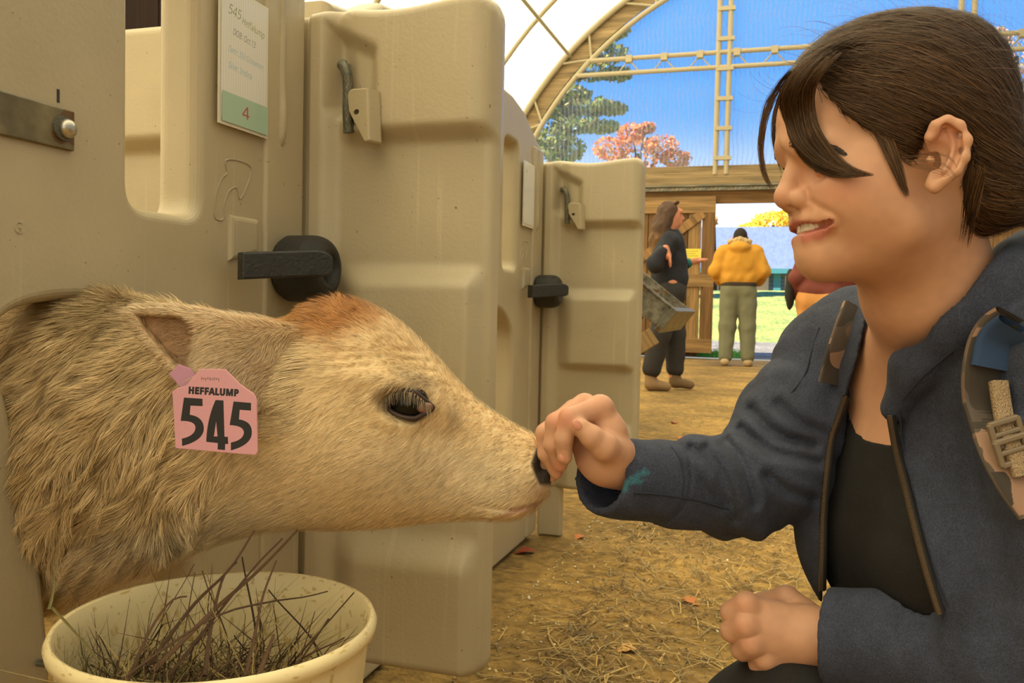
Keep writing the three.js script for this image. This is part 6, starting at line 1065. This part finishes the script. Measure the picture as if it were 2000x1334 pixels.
{ // woman in a dark jacket, walking to the right and gesturing
  const p = ground(1302, 762);
  const face = U(ell([0.005, 1.555, 0], [0.088, 0.108, 0.073]), cap([0.05, 1.49, 0], [0.03, 1.48, 0], 0.035, 0.045)), nose = cap([0.088, 1.565, 0], [0.104, 1.538, 0], 0.012, 0.016), lips = cap([0.085, 1.505, -0.015], [0.085, 1.505, 0.015], 0.012, 0.012), brow = cap([0.075, 1.6, -0.04], [0.075, 1.6, 0.04], 0.02, 0.02);
  const rw = [-0.095, 1.25, 0.29], lw = [0.22, 1.165, -0.2];
  const body = U((x, y, z) => { let d = smin(face(x, y, z), nose(x, y, z), 0.012); d = smin(d, lips(x, y, z), 0.012); d = smin(d, brow(x, y, z), 0.02); const eye = Math.hypot(x - 0.083, y - 1.572, Math.abs(z) - 0.032) - 0.012; return smax(d, -eye, 0.01); }, cap([-0.01, 1.47, 0], [-0.02, 1.36, 0], 0.05, 0.055), cap([-0.02, 1.32, 0], [0, 0.98, 0], 0.11, 0.11), chain([[-0.03, 1.33, 0.17, 0.045], [-0.16, 1.12, 0.25, 0.04], [...rw, 0.03]], 0.02), chain([[0, 1.33, -0.17, 0.045], [0.09, 1.09, -0.21, 0.04], [...lw, 0.03]], 0.02), chain([[0, 0.95, 0.09, 0.08], [-0.1, 0.5, 0.1, 0.055], [-0.16, 0.1, 0.1, 0.04], [-0.08, 0.05, 0.1, 0.035]], 0.03), chain([[0, 0.95, -0.09, 0.08], [0.07, 0.5, -0.08, 0.055], [0.08, 0.12, -0.08, 0.04], [0.15, 0.07, -0.08, 0.035]], 0.03));
  const hr = hand(rw, [0.3, -0.9, 0.1], [1, 0.3, 0]), hl = hand(lw, [0.95, 0.2, 0], [0, 1, 0.2]);
  const w = figure('woman in dark fleece and black trousers gesturing beside the wooden door', p, rad(17.3), { f: (x, y, z) => Math.min(smin(body(x, y, z), hr(x, y, z), 0.01), hl(x, y, z)), color: skinTone }, [
    { name: 'jacket', color: srgb(34, 36, 46), label: 'dark navy fleece jacket', f: wrinkle(U(cap([-0.02, 1.3, 0], [0, 1.0, 0], 0.15, 0.165), cap([-0.03, 1.33, -0.15], [-0.03, 1.33, 0.15], 0.07, 0.07), chain([[-0.04, 1.32, 0.17, 0.085], [-0.17, 1.12, 0.25, 0.075], [-0.115, 1.22, 0.285, 0.05]], 0.03), chain([[0, 1.32, -0.17, 0.085], [0.08, 1.09, -0.21, 0.075], [0.18, 1.145, -0.205, 0.05]], 0.03), cap([-0.02, 1.4, 0], [-0.02, 1.37, 0], 0.068, 0.08)), 0.008) },
    { name: 'cuff', color: srgb(30, 112, 112), label: 'teal sleeve end', f: cap([0.17, 1.141, -0.205], [0.2, 1.155, -0.203], 0.046, 0.044), cell: 0.01 },
    { name: 'collar', color: srgb(28, 84, 88), f: chain([[0.05, 1.43, 0.01, 0.02], [0.085, 1.36, 0.03, 0.018], [0.118, 1.27, 0.05, 0.012]], 0.01), cell: 0.01 },
    { name: 'trousers', color: srgb(48, 45, 45), f: wrinkle(U(cap([0, 0.93, 0], [0, 0.86, 0], 0.15, 0.15), chain([[0, 0.88, 0.08, 0.12], [-0.09, 0.5, 0.1, 0.095], [-0.155, 0.2, 0.1, 0.085]], 0.04), chain([[0, 0.88, -0.08, 0.12], [0.075, 0.5, -0.08, 0.095], [0.085, 0.2, -0.08, 0.085]], 0.04)), 0.006) },
    { name: 'boot', color: srgb(146, 118, 84), label: 'tan suede boot', f: chain([[-0.165, 0.17, 0.1, 0.052], [-0.16, 0.06, 0.1, 0.052], [-0.02, 0.04, 0.1, 0.042]], 0.03), cell: 0.01 },
    { name: 'boot', color: srgb(120, 96, 68), label: 'brown suede boot, stepping forward', f: chain([[0.085, 0.17, -0.08, 0.052], [0.09, 0.07, -0.08, 0.05], [0.225, 0.045, -0.08, 0.04]], 0.03), cell: 0.01 },
    { name: 'hair', label: 'long wavy brown hair', f: wrinkle((() => { const h = U(ell([-0.03, 1.6, 0], [0.095, 0.1, 0.092]), chain([[-0.06, 1.56, 0.03, 0.075], [-0.1, 1.45, 0.05, 0.08], [-0.13, 1.34, 0.06, 0.07], [-0.14, 1.25, 0.07, 0.045]], 0.03)), cut = ell([0.075, 1.545, 0], [0.08, 0.085, 0.12]); return (x, y, z) => smax(h(x, y, z), -cut(x, y, z), 0.015); })(), 0.012, 26), cell: 0.01, tint: (x, y, z) => { const t = smoothstep(1.5 - y, 0, 0.22) * (0.6 + 0.4 * noise3(x * 40, y * 14, z * 40)); return [lerp(0.09, 0.3, t), lerp(0.05, 0.15, t), lerp(0.03, 0.05, t)]; } },
    { name: 'sunglasses', color: srgb(70, 44, 26), f: U(cap([0.04, 1.675, -0.06], [0.04, 1.675, 0.06], 0.012, 0.012), cap([0.04, 1.675, 0.065], [-0.05, 1.64, 0.085], 0.006, 0.005)), cell: 0.008 },
  ], 1.05);
}
{ // man in a mustard jacket, back to us in the doorway
  const p = ground(1438, 715);
  const armF = (s, r) => chain([[0, 1.44, s * 0.2, 0.05 + r], [-0.01, 1.2, s * 0.285, 0.045 + r], [0.15, 1.1, s * 0.23, 0.038 + r]], 0.03), legF = (s, r) => chain([[0, 0.92, s * 0.1, 0.09 + r], [0.0, 0.5, s * 0.125, 0.062 + r], [-0.02, 0.1 + r * 0.6, s * 0.135, 0.045 + r]], 0.03);
  figure('man in mustard jacket and grey-green trousers standing in the barn doorway', p, rad(90), { f: U(ell([0.05, 1.62, 0], [0.092, 0.115, 0.078]), cap([0.03, 1.55, 0], [0.01, 1.45, 0], 0.055, 0.06), cap([0.0, 1.4, 0], [0, 1.0, 0], 0.13, 0.12), armF(1, 0), armF(-1, 0), hand([0.15, 1.1, 0.23], [0.9, 0.1, -0.4], [0, 1, 0]), hand([0.15, 1.1, -0.23], [0.9, 0.1, 0.4], [0, 1, 0]), legF(1, 0), legF(-1, 0), cap([0.05, 1.63, -0.085], [0.05, 1.61, -0.085], 0.018, 0.014), cap([0.05, 1.63, 0.085], [0.05, 1.61, 0.085], 0.018, 0.014)), color: skinTone }, [
    { name: 'jacket', color: srgb(206, 148, 50), label: 'mustard work jacket with hood', f: wrinkle(U(ell([0, 1.3, 0], [0.17, 0.3, 0.235]), cap([0, 1.12, -0.09], [0, 1.12, 0.09], 0.15, 0.15), cap([0, 1.45, -0.16], [0, 1.45, 0.16], 0.09, 0.09), armF(1, 0.045), armF(-1, 0.045), ell([-0.1, 1.5, 0], [0.09, 0.08, 0.14])), 0.01) },
    { name: 'hood_lining', color: srgb(190, 164, 116), label: 'pale fleece hood lining', f: wrinkle(U(chain([[-0.04, 1.57, -0.12, 0.035], [-0.09, 1.59, 0, 0.04], [-0.04, 1.57, 0.12, 0.035]], 0.02)), 0.01, 40), cell: 0.01 },
    { name: 'trousers', color: srgb(122, 122, 98), f: wrinkle(U(cap([0, 0.98, -0.07], [0, 0.98, 0.07], 0.145, 0.145), legF(1, 0.042), legF(-1, 0.042)), 0.007) },
    { name: 'belt', color: srgb(60, 48, 40), f: (() => { const b = cap([0, 1.03, -0.07], [0, 1.03, 0.07], 0.152, 0.152); return (x, y, z) => Math.max(b(x, y, z), Math.abs(y - 1.04) - 0.022); })(), cell: 0.01 },
    { name: 'shoe', color: srgb(196, 172, 136), f: chain([[-0.05, 0.06, 0.14, 0.055], [0.13, 0.04, 0.16, 0.045]], 0.02), cell: 0.01 }, { name: 'shoe', color: srgb(196, 172, 136), f: chain([[-0.06, 0.06, -0.14, 0.055], [0.12, 0.04, -0.16, 0.045]], 0.02), cell: 0.01 },
    { name: 'hair', color: srgb(42, 34, 30), f: (() => { const h = ell([0.035, 1.645, 0], [0.096, 0.11, 0.088]); return (x, y, z) => smax(h(x, y, z), Math.max(x - 0.11, -0.05 - (y - 1.6)), 0.01); })(), cell: 0.01 },
  ], 1.1);
}
{ // third visitor, mostly hidden behind the kneeling one
  const p = ground(1598, 744);
  const legF = (s, r) => chain([[0, 0.9, s * 0.11, 0.1 + r], [0.02, 0.5, s * 0.15, 0.066 + r], [0.0, 0.1 + r * 0.5, s * 0.2, 0.05 + r]], 0.03), armF = (s, r) => chain([[0.05, 1.42, s * 0.2 + 0.05, 0.05 + r], [-0.02, 1.15, s * 0.3 + 0.03, 0.045 + r], [0.1, 0.98, s * 0.28, 0.038 + r]], 0.03);
  figure('visitor in maroon sweatshirt and tan work trousers behind the kneeling person', p, rad(82), { f: U(ell([0.14, 1.6, 0.08], [0.09, 0.115, 0.078]), cap([0.1, 1.52, 0.07], [0.06, 1.42, 0.05], 0.055, 0.06), cap([0.04, 1.36, 0.04], [0, 0.98, 0], 0.13, 0.13), armF(1, 0), armF(-1, 0), hand([0.1, 0.98, 0.28], [0.6, -0.7, 0], [0, 0.4, 1]), hand([0.1, 0.98, -0.28], [0.6, -0.7, 0], [0, 0.4, 1]), legF(1, 0), legF(-1, 0)), color: skinTone }, [
    { name: 'sweatshirt', color: srgb(112, 54, 44), label: 'maroon sweatshirt', f: wrinkle(U(ell([0.03, 1.22, 0.03], [0.17, 0.3, 0.23]), cap([0, 0.99, -0.1], [0, 0.99, 0.1], 0.145, 0.145), cap([0.05, 1.4, -0.13], [0.06, 1.4, 0.24], 0.09, 0.09), armF(1, 0.04), armF(-1, 0.04)), 0.012, 12) },
    { name: 'trousers', color: srgb(204, 142, 78), label: 'tan work trousers', f: wrinkle(U(cap([0, 0.9, -0.11], [0, 0.9, 0.11], 0.16, 0.16), legF(1, 0.045), legF(-1, 0.045)), 0.012, 12) },
    { name: 'boot', color: srgb(96, 74, 52), f: chain([[-0.02, 0.08, 0.2, 0.06], [0.16, 0.05, 0.22, 0.05]], 0.02), cell: 0.012 }, { name: 'boot', color: srgb(96, 74, 52), f: chain([[-0.02, 0.08, -0.2, 0.06], [0.16, 0.05, -0.22, 0.05]], 0.02), cell: 0.012 },
    { name: 'hair', color: srgb(60, 42, 30), f: (() => { const h = ell([0.125, 1.625, 0.08], [0.098, 0.11, 0.09]); return (x, y, z) => smax(h(x, y, z), 1.55 - y, 0.01); })(), cell: 0.012 },
    { name: 'side_bag', color: srgb(40, 40, 36), label: 'dark bag at the hip', f: wrinkle(ell([0.03, 1.02, -0.34], [0.1, 0.24, 0.055]), 0.008), cell: 0.012 },
  ]);
}
renderer.render(scene, camera);
